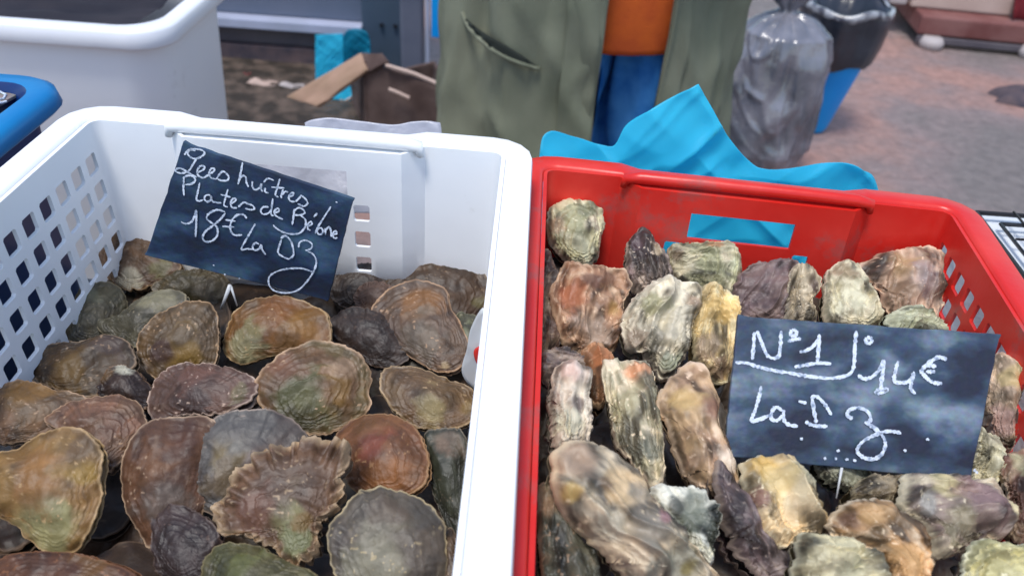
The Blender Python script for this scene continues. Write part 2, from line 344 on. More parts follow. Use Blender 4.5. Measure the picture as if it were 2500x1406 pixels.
rim = [tring(.462, .176, .07, .792), tring(.480, .194, .065, .794), tring(.483, .197, .068, .798), tring(.482, .196, .068, .822), tring(.478, .192, .065, .826), tring(.452, .166, .065, .826), tring(.444, .158, .06, .820), tring(.441, .155, .06, .78), tring(.425, .14, .055, .45), tring(.41, .12, .05, .12)]
V, F = loft(rim, False, True); mesh('rim', V, F, mat('tub_rim', (.84, .85, .87), .45, .4, (.76, .78, .83), 5, .06, 25), tb, smooth=True)
V, F = grid(lambda u, v: (TX - .432 + .82 * u, TY - .145 + .29 * v, .798 + .008 * float(fbm(u * 9, v * 7))), 40, 30)
tag(mesh('dark_surface', V, F, M['dark'], smooth=True), 'dark surface inside the big white tub, upper left', 'fish')  # even dark sheet just below the rim

# ------------------------------------------------------------------ bags and bin right of the person
gb = empty('rubbish_bag', 'full shiny grey rubbish bag tied at its top, beside the black lined bin', 'bag', (.83, 2.62, 0))
def bag_loft(cx, cy, prof, nseg=72, crin=.012, seed=0, lean=(0, 0)):
    V = []; F = []; zt = prof[-1][0]
    for j, (z, rx, ry) in enumerate(prof):
        for k in range(nseg):
            a = 2 * math.pi * k / nseg
            q = 1 + crin / max(rx, .03) * (1.0 * float(fbm(math.cos(a) * 1.6 + seed, math.sin(a) * 1.6, z * 5, 3)) + .35 * (1 - 2 * abs(float(vnoise(math.cos(a) * 5 + z * 4, math.sin(a) * 5 + float(vnoise(a, z * 6, 9)), z * 3 + seed)))) + .28 * (1 - 2 * abs(float(vnoise(math.cos(a) * 3.5 + z * 5, z * 17 + 5 * math.sin(a * 1.5 + z * 4), seed + 1)))))
            V.append((cx + lean[0] * z + rx * q * math.cos(a), cy + lean[1] * z + ry * q * math.sin(a), z))
    for j in range(len(prof) - 1):
        for k in range(nseg): k2 = (k + 1) % nseg; F.append((j * nseg + k, j * nseg + k2, (j + 1) * nseg + k2, (j + 1) * nseg + k))
    F.append(tuple(range(nseg - 1, -1, -1))); F.append(tuple((len(prof) - 1) * nseg + k for k in range(nseg)))
    return V, F
def interp_prof(keys, n):
    k = np.array(keys); z = np.linspace(k[0, 0], k[-1, 0], n); return [(zz, np.interp(zz, k[:, 0], k[:, 1]), np.interp(zz, k[:, 0], k[:, 2])) for zz in z]
V, F = bag_loft(.80, 2.62, interp_prof([(0.004, .08, .08), (.03, .135, .12), (.12, .165, .15), (.3, .165, .15), (.42, .155, .14), (.50, .13, .12), (.535, .08, .07), (.555, .03, .03)], 120), 160, crin=.026, seed=2)
mesh('sack', V, F, M['greybag'], gb, smooth=True)
V, F = bag_loft(.80, 2.62, interp_prof([(.53, .03, .03), (.565, .02, .02), (.585, .04, .03), (.63, .075, .04)], 24), 60, crin=.02, seed=5)
mesh('knot', V, F, M['greybag'], gb, smooth=True)
bn = empty('bin', 'tapered bright blue bin under a black liner, right of the grey rubbish bag', 'bin', (1.13, 3.02, 0))
V, F = loft([[(1.125 + r * math.cos(a), 3.02 + r * math.sin(a), z) for a in np.linspace(0, 2 * math.pi, 40, endpoint=False)] for z, r in ((.0, .045), (.02, .055), (.28, .115), (.455, .135), (.455, .131), (.03, .048))], True, True)
mesh('body', V, F, M['binblue'], bn, smooth=True)
V, F = [], []
prof = [(.285, .128), (.30, .137), (.36, .148), (.43, .155), (.47, .158), (.487, .150), (.49, .138), (.47, .120), (.40, .098), (.30, .07)]
n = 64
for j, (z, r) in enumerate(prof):
    for k in range(n):
        a = 2 * math.pi * k / n; q = .012 * float(fbm(math.cos(a) * 3, math.sin(a) * 3, z * 12)) + .006 * (1 - 2 * abs(float(vnoise(a * 3, z * 5, 3))))
        V.append((1.125 + (r + q) * math.cos(a), 3.02 + (r + q) * math.sin(a), z + .014 * float(vnoise(a * 1.6, 7, 1))))
for j in range(len(prof) - 1):
    for k in range(n): k2 = (k + 1) % n; F.append((j * n + k, j * n + k2, (j + 1) * n + k2, (j + 1) * n + k))
F.append(tuple((len(prof) - 1) * n + k for k in range(n)))
mesh('liner', V, F, M['blackbag'], bn, smooth=True)
V = []; F = []
for k in range(n):
    a = 2 * math.pi * k / n; zz = .487 + .014 * float(vnoise(a * 1.6, 7, 1))
    for dr, dz in ((0, .004), (.012, .004), (.014, -.012 - .01 * abs(float(vnoise(a * 4, 1)))), (.006, -.02)): V.append((1.125 + (.148 + dr) * math.cos(a), 3.02 + (.148 + dr) * math.sin(a), zz + dz))
for k in range(n):
    for q in range(3): F.append((k * 4 + q, (k + 1) % n * 4 + q, (k + 1) % n * 4 + q + 1, k * 4 + q + 1))
mesh('liner_hem', V, F, mat('pale_film_hem', (.32, .33, .36), .25, .7, (.06, .06, .08), 30, .3, 30, lo=.45, hi=.6), bn, smooth=True, solid=.002)

# ------------------------------------------------------------------ far right: low platform, cloth on the ground
pl = empty('low_platform', 'low red brown wooden platform on pale round feet, far upper right', 'platform', (2.3, 4.4, 0))
V, F = box(1.93, 3.6, 4.15, 5.2, .055, .145); V = rotz(V, (1.93, 4.15), R_(-5)); mesh('deck', V, F, M['wood_red'], pl, bevel=.008)
V, F = box(1.93, 3.6, 4.13, 4.15, .02, .052); V = rotz(V, (1.93, 4.15), R_(-5)); mesh('edge_board', V, F, M['stone'], pl, bevel=.004)
for fx, fy in ((2.0, 4.12), (2.48, 4.08), (1.82, 4.75), (3.0, 4.02)):
    c = (fx, fy); V, F = loft([[(c[0] + r * math.cos(a), c[1] + r * math.sin(a), z) for a in np.linspace(0, 2 * math.pi, 20, endpoint=False)] for z, r in ((0, .05), (.03, .06), (.055, .045))], True, True)
    mesh('foot', V, F, M['foot'], pl, smooth=True)
V, F = box(1.90, 2.40, 4.28, 4.8, .148, .40); V = rotz(V, (1.93, 4.15), R_(-5)); tag(mesh('beige_box', V, F, M['beige'], bevel=.01), 'beige box on the red brown platform, upper right corner', 'box')
V, F = box(1.80, 1.885, 4.3, 4.6, .148, .40); V = rotz(V, (1.93, 4.15), R_(-5)); tag(mesh('white_box', V, F, M['foot'], bevel=.01), 'narrow whitish box left of the beige box, upper right', 'box')
V, F = grid(lambda u, v: (2.38 + u * .9, 4.17 + v * .5 + .02 * math.sin(u * 30), .15 + .3 * min(1, v * 3) + .01 * float(fbm(u * 9, v * 9))), 40, 20)
tag(mesh('cloth', V, F, M['maroon'], smooth=True, solid=.005), 'dark maroon cloth draped on the platform, right of the beige box', 'cloth')
def lump(name, cx, cy, rx, ry, h, m, seed, z0=0.0):
    V, F = grid(lambda u, v: (cx + rx * v * math.cos(u * 2 * math.pi) * (1 + .15 * float(vnoise(math.cos(u * 6.283) * 2, math.sin(u * 6.283) * 2, seed))), cy + ry * v * math.sin(u * 2 * math.pi), z0 + h * math.sqrt(max(0, 1 - v * v)) * (1 + .25 * float(fbm(v * 2 * math.cos(u * 6.283), v * 2 * math.sin(u * 6.283), seed)))), 40, 14, True)
    return mesh(name, V, F, m, smooth=True)
tag(lump('crumpled_cloth', 2.28, 3.50, .24, .12, .055, M['mauve'], 3), 'dark crumpled cloth lying on the ground at the right edge', 'cloth')

# ------------------------------------------------------------------ person in an open olive coat
PX, PY = .135, 1.90
per = empty('person', 'person in long open olive coat, orange top and blue trousers, standing behind the crates', 'person', (PX + .05, PY, 0))
def skin_mesh(name, verts, edges, radii, m, parent, subs=2):
    me = bpy.data.meshes.new(name); V = np.array(verts, float) - np.array(parent.matrix_basis.translation)
    me.from_pydata(V.tolist(), edges, []); me.materials.append(m)
    o = link(bpy.data.objects.new(name, me), parent)
    s = o.modifiers.new('skin', 'SKIN'); s.use_smooth_shade = True
    for i, r in enumerate(radii):
        q = me.skin_vertices[0].data[i]; q.radius = (r, r) if not isinstance(r, tuple) else r; q.use_root = (i == 0)
    ss = o.modifiers.new('sub', 'SUBSURF'); ss.levels = ss.render_levels = subs
    return o
bxx = PX + .06
sv = [(bxx, PY, .88), (bxx, PY, 1.05), (bxx, PY, 1.25), (bxx, PY, 1.40), (bxx, PY - .01, 1.48), (bxx, PY - .02, 1.56), (bxx, PY - .03, 1.66), (bxx, PY - .02, 1.72)]
se = [(0, 1), (1, 2), (2, 3), (3, 4), (4, 5), (5, 6), (6, 7)]; sr = [(.15, .11), (.14, .10), (.16, .11), (.15, .09), (.055, .055), (.06, .06), (.082, .095), (.06, .07)]
for s in (-1, 1):
    k = len(sv)
    sv += [(bxx + s * .20, PY, 1.39), (bxx + s * .25, PY + .02, 1.12), (bxx + s * .16, PY - .16, 1.02), (bxx + s * .09, PY - .22, 1.04)]
    se += [(3, k), (k, k + 1), (k + 1, k + 2), (k + 2, k + 3)]; sr += [.055, .045, .035, .028]
    for fi in range(5):
        q = len(sv); bx0 = bxx + s * .09 - s * (.012 * fi - .02); sv += [(bx0, PY - .26, 1.05 + .008 * fi), (bx0 - s * .02, PY - .285, 1.045 + .006 * fi)]; se += [(k + 3, q), (q, q + 1)]; sr += [.009, .007]
    k = len(sv)
    sv += [(bxx + s * .09, PY, .82), (bxx + s * .10, PY, .48), (bxx + s * .10, PY + .01, .08), (bxx + s * .10, PY - .10, .04)]
    se += [(0, k), (k, k + 1), (k + 1, k + 2), (k + 2, k + 3)]; sr += [.085, .055, .04, .035]
skin_mesh('body', sv, se, sr, M['skin'], per, 1)
# hair cap, nose
V, F = grid(lambda u, v: (bxx + .098 * math.cos(u * 6.283) * math.sin(v * 1.7), PY - .012 + .115 * math.sin(u * 6.283) * math.sin(v * 1.7), 1.67 + .115 * math.cos(v * 1.7) + .004 * math.sin(u * 40)), 40, 12, True); mesh('hair', V, F, M['hair'], per, smooth=True)
V, F = tube([(bxx, PY - .10, 1.67), (bxx, PY - .128, 1.63), (bxx, PY - .105, 1.62)], [.008, .014, .01], 8); mesh('nose', V, F, M['skin'], per, smooth=True)
for s in (-1, 1):
    V, F = tube([(bxx + s * .032, PY - .105, 1.665), (bxx + s * .032, PY - .112, 1.665)], .011, 10); mesh('eye', V, F, M['wire'], per, smooth=True)
# jumper
def ell(cx, cy, rx, ry, z, n=48, nz=.004, seed=0): return [(cx + (rx + nz * float(fbm(math.cos(a) * 3, math.sin(a) * 3 + seed, z * 6))) * math.cos(a), cy + (ry + nz * float(fbm(math.cos(a) * 3, math.sin(a) * 3, z * 6 + 3))) * math.sin(a), z) for a in np.linspace(0, 2 * math.pi, n, endpoint=False)]
V, F = loft([ell(bxx, PY - .02, a, b, z, nz=.02) for z, a, b in ((.700, .188, .14), (.692, .198, .150), (.705, .203, .155), (.80, .205, .155), (.88, .205, .155), (1.0, .195, .15), (1.2, .19, .14), (1.38, .18, .11), (1.46, .08, .08))])
mesh('jumper', V, F, M['orange'], per, smooth=True)
# trousers: two legs
for s in (-1, 1):
    V, F = loft([ell(bxx + s * dx, PY - .01, a, a * 1.05, z, 48, .055, s) for z, a, dx in ((.08, .075, .10), (.3, .09, .10), (.5, .108, .10), (.65, .108, .092), (.72, .10, .085), (.9, .095, .08))])
    mesh('trouser_leg', V, F, M['jeans'], per, smooth=True)
    V, F = loft([[(bxx + s * .10 + rx * math.cos(a), PY - .04 + ry * math.sin(a), z) for a in np.linspace(0, 6.283, 24, endpoint=False)] for z, rx, ry in ((0, .05, .14), (.04, .052, .14), (.08, .045, .09), (.11, .04, .05))], True, True)
    mesh('shoe', V, F, M['shoe'], per, smooth=True)
# coat: wraps round the back from the left front edge to the right front edge
def coat_pt(a, z, out=0.0):
    hem = (1.4 - z) / 1.0
    rx = .325 - .03 * (1 - hem) + .012 * hem; ry = .19 + .02 * hem
    if z > 1.3: k = (z - 1.3) / .2; rx *= 1 - .45 * k * k; ry *= 1 - .3 * k * k
    f = .011 * math.sin(a * 9 + z * 2) * hem + .034 * float(fbm(math.cos(a) * 3.2, math.sin(a) * 3.2, z * 2.2, 4)) + .008 * float(vnoise(a * 7 + z * 3, z * 4, 2)) + .016 * hem * (1 - 2 * abs(float(vnoise(a * 4.2 + .4 * math.sin(z * 5), z * 1.1, 12)))) + .007 * (1 - 2 * abs(float(vnoise(a * 3 + z * 6, z * 5 - a * 2, 31))))
    return (PX + (rx + f + out) * math.cos(a), PY + (ry + f * 1.1 + out) * math.sin(a), z)
a0, a1 = R_(-88), R_(-60)     # left front edge, right front edge (front is -90)
def coat_fn(u, v):
    a = a1 + (2 * math.pi + a0 - a1) * u
    return coat_pt(a, .42 + 1.06 * v)
V, F = grid(coat_fn, 200, 70); ct = mesh('coat', V, F, M['coat'], per, smooth=True, solid=.006, off=0)
V, F = grid(lambda u, v: coat_pt(a0 - R_(13) + R_(14) * u, .42 + .98 * v, .010), 12, 60); mesh('placket', V, F, M['coat'], ct and per, smooth=True, solid=.006, off=0)
V, F = grid(lambda u, v: coat_pt(a1 - R_(1) + R_(9) * u, .42 + .98 * v, .010), 12, 60); mesh('placket', V, F, M['coat'], per, smooth=True, solid=.006, off=0)
# pocket: a curved welt standing off the coat, the opening's shade painted as a dark strip above it
def pk(u, w):
    x0, y0 = 1128 + 190 * u, 28 + 140 * (u ** .62)
    t = 10 * math.sin(math.pi * u) + 1; return onY(x0 + w * t * .8, y0 - w * t, 1.0)
def to_coat(p, out):
    d = p - CO; 
    best = None
    for k in range(60):
        s = 1.55 + k * .01; q = CO + d * (s / p[1]); a = math.atan2((q[1] - PY) / .2, (q[0] - PX) / .32)
        c = coat_pt(a, q[2], out)
        if q[1] >= c[1]: best = q; break
    return best if best is not None else CO + d * 1.7
V, F = grid(lambda u, v: to_coat(pk(u, v * 1.8 - .9), .014), 26, 4); mesh('pocket_shade_strip', V, F, M['coat_dark'], per, smooth=True, solid=.003, off=0)
V, F = tube([to_coat(pk(u, -1.0), .016) for u in np.linspace(0, 1, 20)], .005, 6); mesh('pocket_welt', V, F, M['coat'], per, smooth=True)
for s in (-1, 1):
    V, F = loft([[tuple(Vector(c) + Vector((r * math.cos(a), r * math.sin(a) * (1 if i < 3 else .6), r * math.sin(a) * (0 if i < 3 else .8)))) for a in np.linspace(0, 6.283, 24, endpoint=False)] for i, (c, r) in enumerate((((bxx + s * .2, PY, 1.44), .06), ((bxx + s * .235, PY + .01, 1.36), .085), ((bxx + s * .265, PY + .02, 1.15), .072), ((bxx + s * .19, PY - .13, 1.04), .06), ((bxx + s * .13, PY - .2, 1.04), .05)))])
    mesh('sleeve', V, F, M['coat'], per, smooth=True)
# ------------------------------------------------------------------ table, boards
t = empty('market_table', 'grey market stall table carrying the crates', 'table', (0, .4, 0))
V, F = box(-1.05, .66, -.1, .715, .72, .76); mesh('tabletop', V, F, M['table'], t, bevel=.004)
for lx, ly in ((-1.0, -.05), (.6, -.05), (-1.0, .66), (.6, .66)):
    V, F = box(lx - .02, lx + .02, ly - .02, ly + .02, 0, .72); mesh('leg', V, F, M['steel2'], t)
V, F = box(-.372, -.006, .08, .62, .7605, .797); tag(mesh('foam_board', V, F, M['foam'], bevel=.004), 'white foam board under the white crate, hidden by the flat oysters', 'board')

# ------------------------------------------------------------------ slotted crates
def slotted_crate(name, label, corners, zr, m, ridge=.006):
    BL, BR, FR, FL = [np.array(c, float) for c in corners]
    root = empty(name, label, 'crate', (*(BL + BR + FR + FL) / 4, zr - .2))
    W, L = .39, .60
    def cm(a, b, z):
        u = a / W + .5; v = b / L + .5
        q = FL * (1 - u) * (1 - v) + FR * u * (1 - v) + BR * u * v + BL * (1 - u) * v
        return (q[0], q[1], zr + z)
    FLG = .022; r = .012; hx, hy = W / 2 - FLG, L / 2 - FLG
    ends = [-.161, -.136, -.105, -.0965, -.088, -.0665, -.044, -.0147, .0147, .044, .0665, .088, .0965, .105, .136, .161]
    ends[0], ends[-1] = -(hx - r), hx - r
    nl = 22; sides = np.linspace(-(hy - r), hy - r, nl + 1)
    def inset(a): a = abs(a); return .018 * (1 - min(1, max(0, (a - .088) / .017)))
    path = []   # (pos, normal, inset, tag)
    for a in ends: path.append(((a, hy), (0, 1), inset(a), ('far', a)))
    for k in range(1, 4): t_ = R_(90 - 90 * k / 4); path.append(((hx - r + r * math.cos(t_), hy - r + r * math.sin(t_)), (math.cos(t_), math.sin(t_)), 0, ('c', 0)))
    for b in sides[::-1]: path.append(((hx, b), (1, 0), 0, ('right', b)))
    for k in range(1, 4): t_ = R_(-90 * k / 4); path.append(((hx - r + r * math.cos(t_), -hy + r + r * math.sin(t_)), (math.cos(t_), math.sin(t_)), 0, ('c', 0)))
    for a in ends[::-1]: path.append(((a, -hy), (0, -1), inset(a), ('near', a)))
    for k in range(1, 4): t_ = R_(-90 - 90 * k / 4); path.append(((-hx + r + r * math.cos(t_), -hy + r + r * math.sin(t_)), (math.cos(t_), math.sin(t_)), 0, ('c', 0)))
    for b in sides: path.append(((-hx, b), (-1, 0), 0, ('left', b)))
    for k in range(1, 4): t_ = R_(180 - 90 * k / 4); path.append(((-hx + r + r * math.cos(t_), hy - r + r * math.sin(t_)), (math.cos(t_), math.sin(t_)), 0, ('c', 0)))
    n = len(path)
    zs = [-.003, -.0215, -.0465, -.0715, -.0965, -.1215, -.1465, -.1715, -.185, -.2]
    def P(i, z, uv=None):
        (x, y), (nx, ny), ins, _ = path[i % n]; dr = .055 * (-z) + ins * (1 if z > -.12 else max(0, 1 - (-.12 - z) / .03))
        return (x - nx * dr, y - ny * dr, z)
    V, F, idx = [], [], {}
    def vid(p):
        k = tuple(round(c, 5) for c in p)
        if k not in idx: idx[k] = len(V); V.append(cm(*p))
        return idx[k]
    for j in range(len(zs) - 1):
        for i in range(n):
            A, B, C_, D = P(i, zs[j]), P(i + 1, zs[j]), P(i + 1, zs[j + 1]), P(i, zs[j + 1])
            ta, tb_ = path[i][3], path[(i + 1) % n][3]; side = ta[0] if ta[0] == tb_[0] else 'c'
            mid = (ta[1] + tb_[1]) / 2
            if side in ('far', 'near') and j == 1 and abs(mid) < .044: continue
            hole = (side in ('left', 'right') and 1 <= j <= 6) or (side in ('far', 'near') and 2 <= j <= 4 and .044 < abs(mid) < .0665)
            if not hole: F.append(tuple(vid(p) for p in (A, B, C_, D))); continue
            A, B, C_, D = map(np.array, (A, B, C_, D)); ce = (A + B + C_ + D) / 4; s = .66 if side in ('left', 'right') else .6
            q = [vid(tuple(p)) for p in (A, B, C_, D)]
            # hole with slightly rounded corners
            h8 = []
            for p, pn, pp in ((A, B, D), (B, C_, A), (C_, D, B), (D, A, C_)):
                ip = ce + (p - ce) * s; i1 = ip + (pp - p) * s * .10; i2 = ip + (pn - p) * s * .10; h8.append((vid(tuple(i1)), vid(tuple(i2))))
            for k in range(4):
                k2 = (k + 1) % 4; F.append((q[k], q[k2], h8[k2][0], h8[k][1])); F.append((q[k], h8[k][1], h8[k][0]))
    o = mesh('wall', V, F, m, root, smooth=True, solid=.0032, off=-1)
    es = o.modifiers.new('split', 'EDGE_SPLIT'); es.split_angle = R_(32)
    # flange
    rings = []
    for i in range(n):
        (x, y), (nx, ny), ins, tg = path[i]
        w = np.array(P(i, 0)); ou = np.array([x + nx * FLG, y + ny * FLG, 0]); dz = -.0035 * (ins / .018)
        prof = [(0.0, -.012), (0, -.004), (.06, -.001), (.2, 0), (.85, 0), (.96, -.0012), (1, -.005), (1, -.021), (.9, -.021), (.86, -.008)]
        rings.append([cm(*(w * (1 - k) + ou * k)[:2], z + dz) for k, z in prof])
    V = [p for rg in rings for p in rg]; m_ = len(rings[0]); F = []
    for i in range(n):
        for k in range(m_ - 1): i2 = (i + 1) % n; F.append((i * m_ + k, i * m_ + k + 1, i2 * m_ + k + 1, i2 * m_ + k))
    o = mesh('rim', V, F, m, root, smooth=True); o.data.set_sharp_from_angle(angle=R_(50))
    for s in (1, -1):
        yy = s * (hy - .018 + .0065)
        V, F = tube([cm(a, yy, z) for a, z in ((-.104, -.008), (-.102, .0005), (-.09, .0025), (-.04, .003), (.04, .003), (.09, .0025), (.102, .0005), (.104, -.008))], [q_ * ridge for q_ in (.5, .88, 1, 1, 1, 1, .88, .5)], 12)
        mesh('handle_ridge', V, F, m, root, smooth=True)
    bx_, by_ = hx - .011, hy - .011
    V, F = join(*[([cm(x, y, z) for x, y, z in box(-bx_, bx_, -by_, by_, -.2, -.197)[0]], box(0, 1, 0, 1, 0, 1)[1])])
    mesh('floor', V, F, m, root)
    return root
slotted_crate('oyster_crate', 'white slotted plastic crate full of flat brown oysters', ((-.381, .643), (.0095, .634), (.009, .04), (-.385, .04)), 1.0, M['white_plastic'])
slotted_crate('oyster_crate', 'red slotted plastic crate full of long craggy oysters', ((-.002, .681), (.400, .651), (.352, .085), (-.004, .10)), .965, M['red_plastic'], .0055)

# blue tray, left edge
bt = empty('fish_tray', 'blue plastic tray left of the white crate', 'tray', (-.6, .6, .8))
def bring(hx, hy, r, z): return [(x, y, z) for x, y in rrect(-.678, .495, hx, hy, r, 6)]
V, F = loft([bring(.230, .19, .02, .7605), bring(.236, .202, .025, .972)], True); mesh('body', V, F, mat('shaded_blue', (.0, .018, .11), .35, .5, (.0, .03, .15), 7), bt, smooth=True)  # darker copy of the rim plastic, wall shade put into the colour
V, F = loft([bring(.236, .202, .025, .970), bring(.254, .219, .04, .971), bring(.258, .223, .042, .975), bring(.256, .221, .042, .987), bring(.250, .215, .04, .991), bring(.236, .200, .03, .990)])
mesh('rim', V, F, mat('lit_blue', (.0, .17, .44), .32, .5, (.0, .22, .5), 7, .03, 30), bt, smooth=True)  # lighter copy of the tray plastic for the lit rim
V, F = loft([bring(.236, .200, .03, .990), bring(.230, .195, .025, .984), bring(.222, .187, .025, .93), bring(.195, .16, .02, .805)], False, True)
mesh('inside', V, F, bpy.data.materials['shaded_blue'], bt, smooth=True)  # inner shade painted with the dark wall colour

# white foam box with black wire grid at the right
V, F = box(.452, .66, .33, .762, .7605, .893); tag(mesh('foam_box', V, F, M['foam'], bevel=.006), 'white foam box under a black wire rack, right of the red crate', 'box')
rk = empty('wire_rack', 'black wire rack lying on the white box at the right edge', 'rack', (.55, .55, .9))
def wire(p, r=.0016): V, F = tube(p, r, 6); return V, F
V, F = wire([(.466, .742, .903), (.648, .742, .903), (.648, .35, .903), (.452, .35, .903), (.466, .742, .903)], .0026); mesh('outer_wire', V, F, M['wire'], rk, smooth=True)
V, F = wire([(.482, .722, .903), (.63, .722, .903), (.63, .37, .903), (.470, .37, .903), (.482, .722, .903)], .002); mesh('inner_wire', V, F, M['wire'], rk, smooth=True)
for k in range(12):
    y = .712 - k * .026; V, F = wire([(.470 + .01 * (y - .37) / .35, y, .9075), (.645, y, .9075)], .0013); mesh('cross_wire', V, F, M['wire'], rk, smooth=True)
for k in range(6):
    x = .498 + k * .024; V, F = wire([(x, .735, .9105), (x - .008, .36, .9105)], .0013); mesh('cross_wire', V, F, M['wire'], rk, smooth=True)

# ------------------------------------------------------------------ oysters
def S(c): c = np.array(c, float) / 255; c = np.where(c <= .04045, c / 12.92, ((c + .055) / 1.055) ** 2.4); g = c.mean(); return np.array([c[0] * 1.03, c[1] * .98, c[2] * .80]) * .62
UPV = np.array([0, 0, 1.])
def valve(out, core, cen, H, prm, seed, cols, NS, NR, sign=1, rim_in=True):
    """one valve over a closed outline `out` (NS,2): returns verts, faces, colours in the shell's own plane"""
    r = np.concatenate([np.linspace(0, .9, NR - 7), [.925, .95, .97, .983, .992, 1.0, 1.0]]) if rim_in else np.linspace(0, 1, NR)
    nr = len(r)
    P = core[None, None] + (out[None] - core) * r[:, None, None]          # nr,NS,2
    # distance-to-rim field about the centroid
    q = out - cen; an = np.arctan2(q[:, 1], q[:, 0]); ra = np.linalg.norm(q, axis=1); od = np.argsort(an)
    pa = np.arctan2(P[..., 1] - cen[1], P[..., 0] - cen[0]); pr = np.linalg.norm(P - cen, axis=-1)
    rho = np.clip(pr / np.interp(pa, an[od], ra[od], period=2 * math.pi), 0, 1)
    rho[-1] = rho[-2] = 1
    G = np.broadcast_to(r[:, None], rho.shape)
    th = np.arctan2(P[..., 1] - core[1], P[..., 0] - core[0])
    x, y = P[..., 0] * 100, P[..., 1] * 100                                # centimetres
    sz = np.sqrt(ra.mean() ** 2) * 100
    D = (1 - rho ** prm.get('pw', 2.6)) ** prm.get('pe', .75)
    h = H * D
    env = sstep(0, .12, 1 - rho) * .8 + .2
    h = h + prm['lump'] * env * fbm(x / 2.2 + seed, y / 2.2, seed, 3)
    h = h + prm['rough'] * env * fbm(x * 1.4 + seed, y * 1.4, seed, 5)
    axv = (cen - core); axv = axv / (np.linalg.norm(axv) + 1e-6)
    ss_ = ((P[..., 0] - cen[0]) * -axv[1] + (P[..., 1] - cen[1]) * axv[0]) * 100; tt_ = ((P[..., 0] - cen[0]) * axv[0] + (P[..., 1] - cen[1]) * axv[1]) * 100
    if abs(prm.get('long', 0)):      # use the long side of the shell as its axis
        q2 = q - q.mean(0); w_, v_ = np.linalg.eigh(q2.T @ q2); a2 = v_[:, 1]; ss_ = ((P[..., 0] - cen[0]) * -a2[1] + (P[..., 1] - cen[1]) * a2[0]) * 100; tt_ = ((P[..., 0] - cen[0]) * a2[0] + (P[..., 1] - cen[1]) * a2[1]) * 100
    wv = .5 * vnoise(x * .5, y * .5, seed + 21)
    h = h + prm.get('flare', 0) * sstep(.72, 1, rho)
    # growth lamellae: irregular steps that follow the margin
    g = G + .09 * vnoise(np.cos(th) * 2.2 + seed, np.sin(th) * 2.2, G * 2) + .05 * fbm(x * .9, y * .9, seed, 3) + .012 * vnoise(x * 4, y * 4, seed)
    g = np.maximum(g, 0); K = prm.get('K', 9); ph = (g ** prm.get('gp', 1.7)) * K; fr = ph - np.floor(ph)
    stepn = .5 + .5 * vnoise(np.floor(ph) * 7.7 + seed, 0, 0) + .35 * vnoise(th * 2, np.floor(ph) * 3.1, seed)
    patch = .25 + 1.1 * sstep(-.35, .45, fbm(x / 2.6 + 3, y / 2.6, seed + 11, 2)) * (.5 + .5 * G)
    h = h + prm['lam'] * (fr ** 2.6 - .35) * stepn * patch * sstep(.12, .4, G)
    # radial ribs near the margin and a frilled edge
    if prm.get('ribs'):
        h = h + prm['ribs'] * (np.abs(vnoise(th * prm.get('nrib', 9) / 1.0, G * 1.5, seed + 3)) * 2 - .6) * sstep(prm.get('rib0', .45), .95, G)
    if prm.get('fold'):   # creases running along the shell
        h = h + prm['fold'] * env * (1 - 2 * np.abs(vnoise(ss_ * .75 + seed + wv, tt_ * .16, seed + 7))) + prm['fold'] * .35 * env * (1 - 2 * np.abs(vnoise(ss_ * 1.9 + seed + wv * 2, tt_ * .3, seed + 9)))
    h = h + prm['frill'] * vnoise(th * 5 + seed, G * 3, seed) * sstep(.7, 1, rho) * sstep(.12, .4, G)
    h[-1] = h[-2] - prm.get('edge', .0014)
    Z = h * sign
    V = np.concatenate([P, Z[..., None]], -1).reshape(-1, 3)
    J, K_ = np.meshgrid(np.arange(nr - 1), np.arange(NS), indexing='ij'); K2 = (K_ + 1) % NS
    a, b, c, d = J * NS + K_, J * NS + K2, (J + 1) * NS + K2, (J + 1) * NS + K_
    if sign > 0: F = np.stack([a[0], c[0], d[0]], -1).tolist() + np.stack([a, b, c, d], -1)[1:].reshape(-1, 4).tolist()
    else: F = np.stack([a[0], d[0], c[0]], -1).tolist() + np.stack([a, d, c, b], -1)[1:].reshape(-1, 4).tolist()
    # colours
    c0, c1, rimc, spots = cols
    b1 = sstep(-.25, .35, fbm(x / 1.8 + 9 + seed, y / 1.8, seed + 2, 4))[..., None]
    C = c0 * (1 - b1) + c1 * b1
    band = (.5 + .5 * vnoise(ph * 1.1 + seed, 0, 0) + .25 * vnoise(x * 1.1, y * 1.1, 4 + seed))[..., None]
    C = C * (.70 + .44 * band)
    cr = sstep(.0, .5, fr)[..., None]; C = C * (.93 + .1 * cr)
    stain = sstep(.12, .5, fbm(x * .9 + seed * 2, y * .9, 31, 4))[..., None]; C = C * (1 - .35 * stain)
    pale = sstep(.3, .6, fbm(x * 1.7 + seed, y * 1.7, 55 + seed, 4))[..., None]; pa = .16 if not prm.get('worn') else .45; C = C * (1 - pa * pale) + (rimc * .8) * pa * pale
    if prm.get('worn'):  # pale streaks are wear; dark ones paint crevice shade into the colour
        wr = fbm(ss_ * 1.1 + wv * 2 + seed, tt_ * .38, seed + 60, 4) * 1.3 + .35 * (1 - 2 * np.abs(vnoise(ss_ * 2.2 + wv, tt_ * .5 + G * 2, seed + 63)))
        C = C * (.26 + 1.0 * sstep(-.5, .35, wr)[..., None]); wq = sstep(.2, .75, wr)[..., None] * .6; C = C * (1 - wq) + rimc * .95 * wq
    for (sp, rad, sc) in spots:
        dd = np.linalg.norm(P - sp, axis=-1) / rad; dd = dd * (1 + .8 * fbm(x * .9, y * .9, 77, 4)) + .25 * vnoise(ph * .8, 3, seed)
        k = (1 - sstep(.45, 1.15, dd))[..., None] * .85; C = C * (1 - k) + sc * (.85 + .3 * band) * k
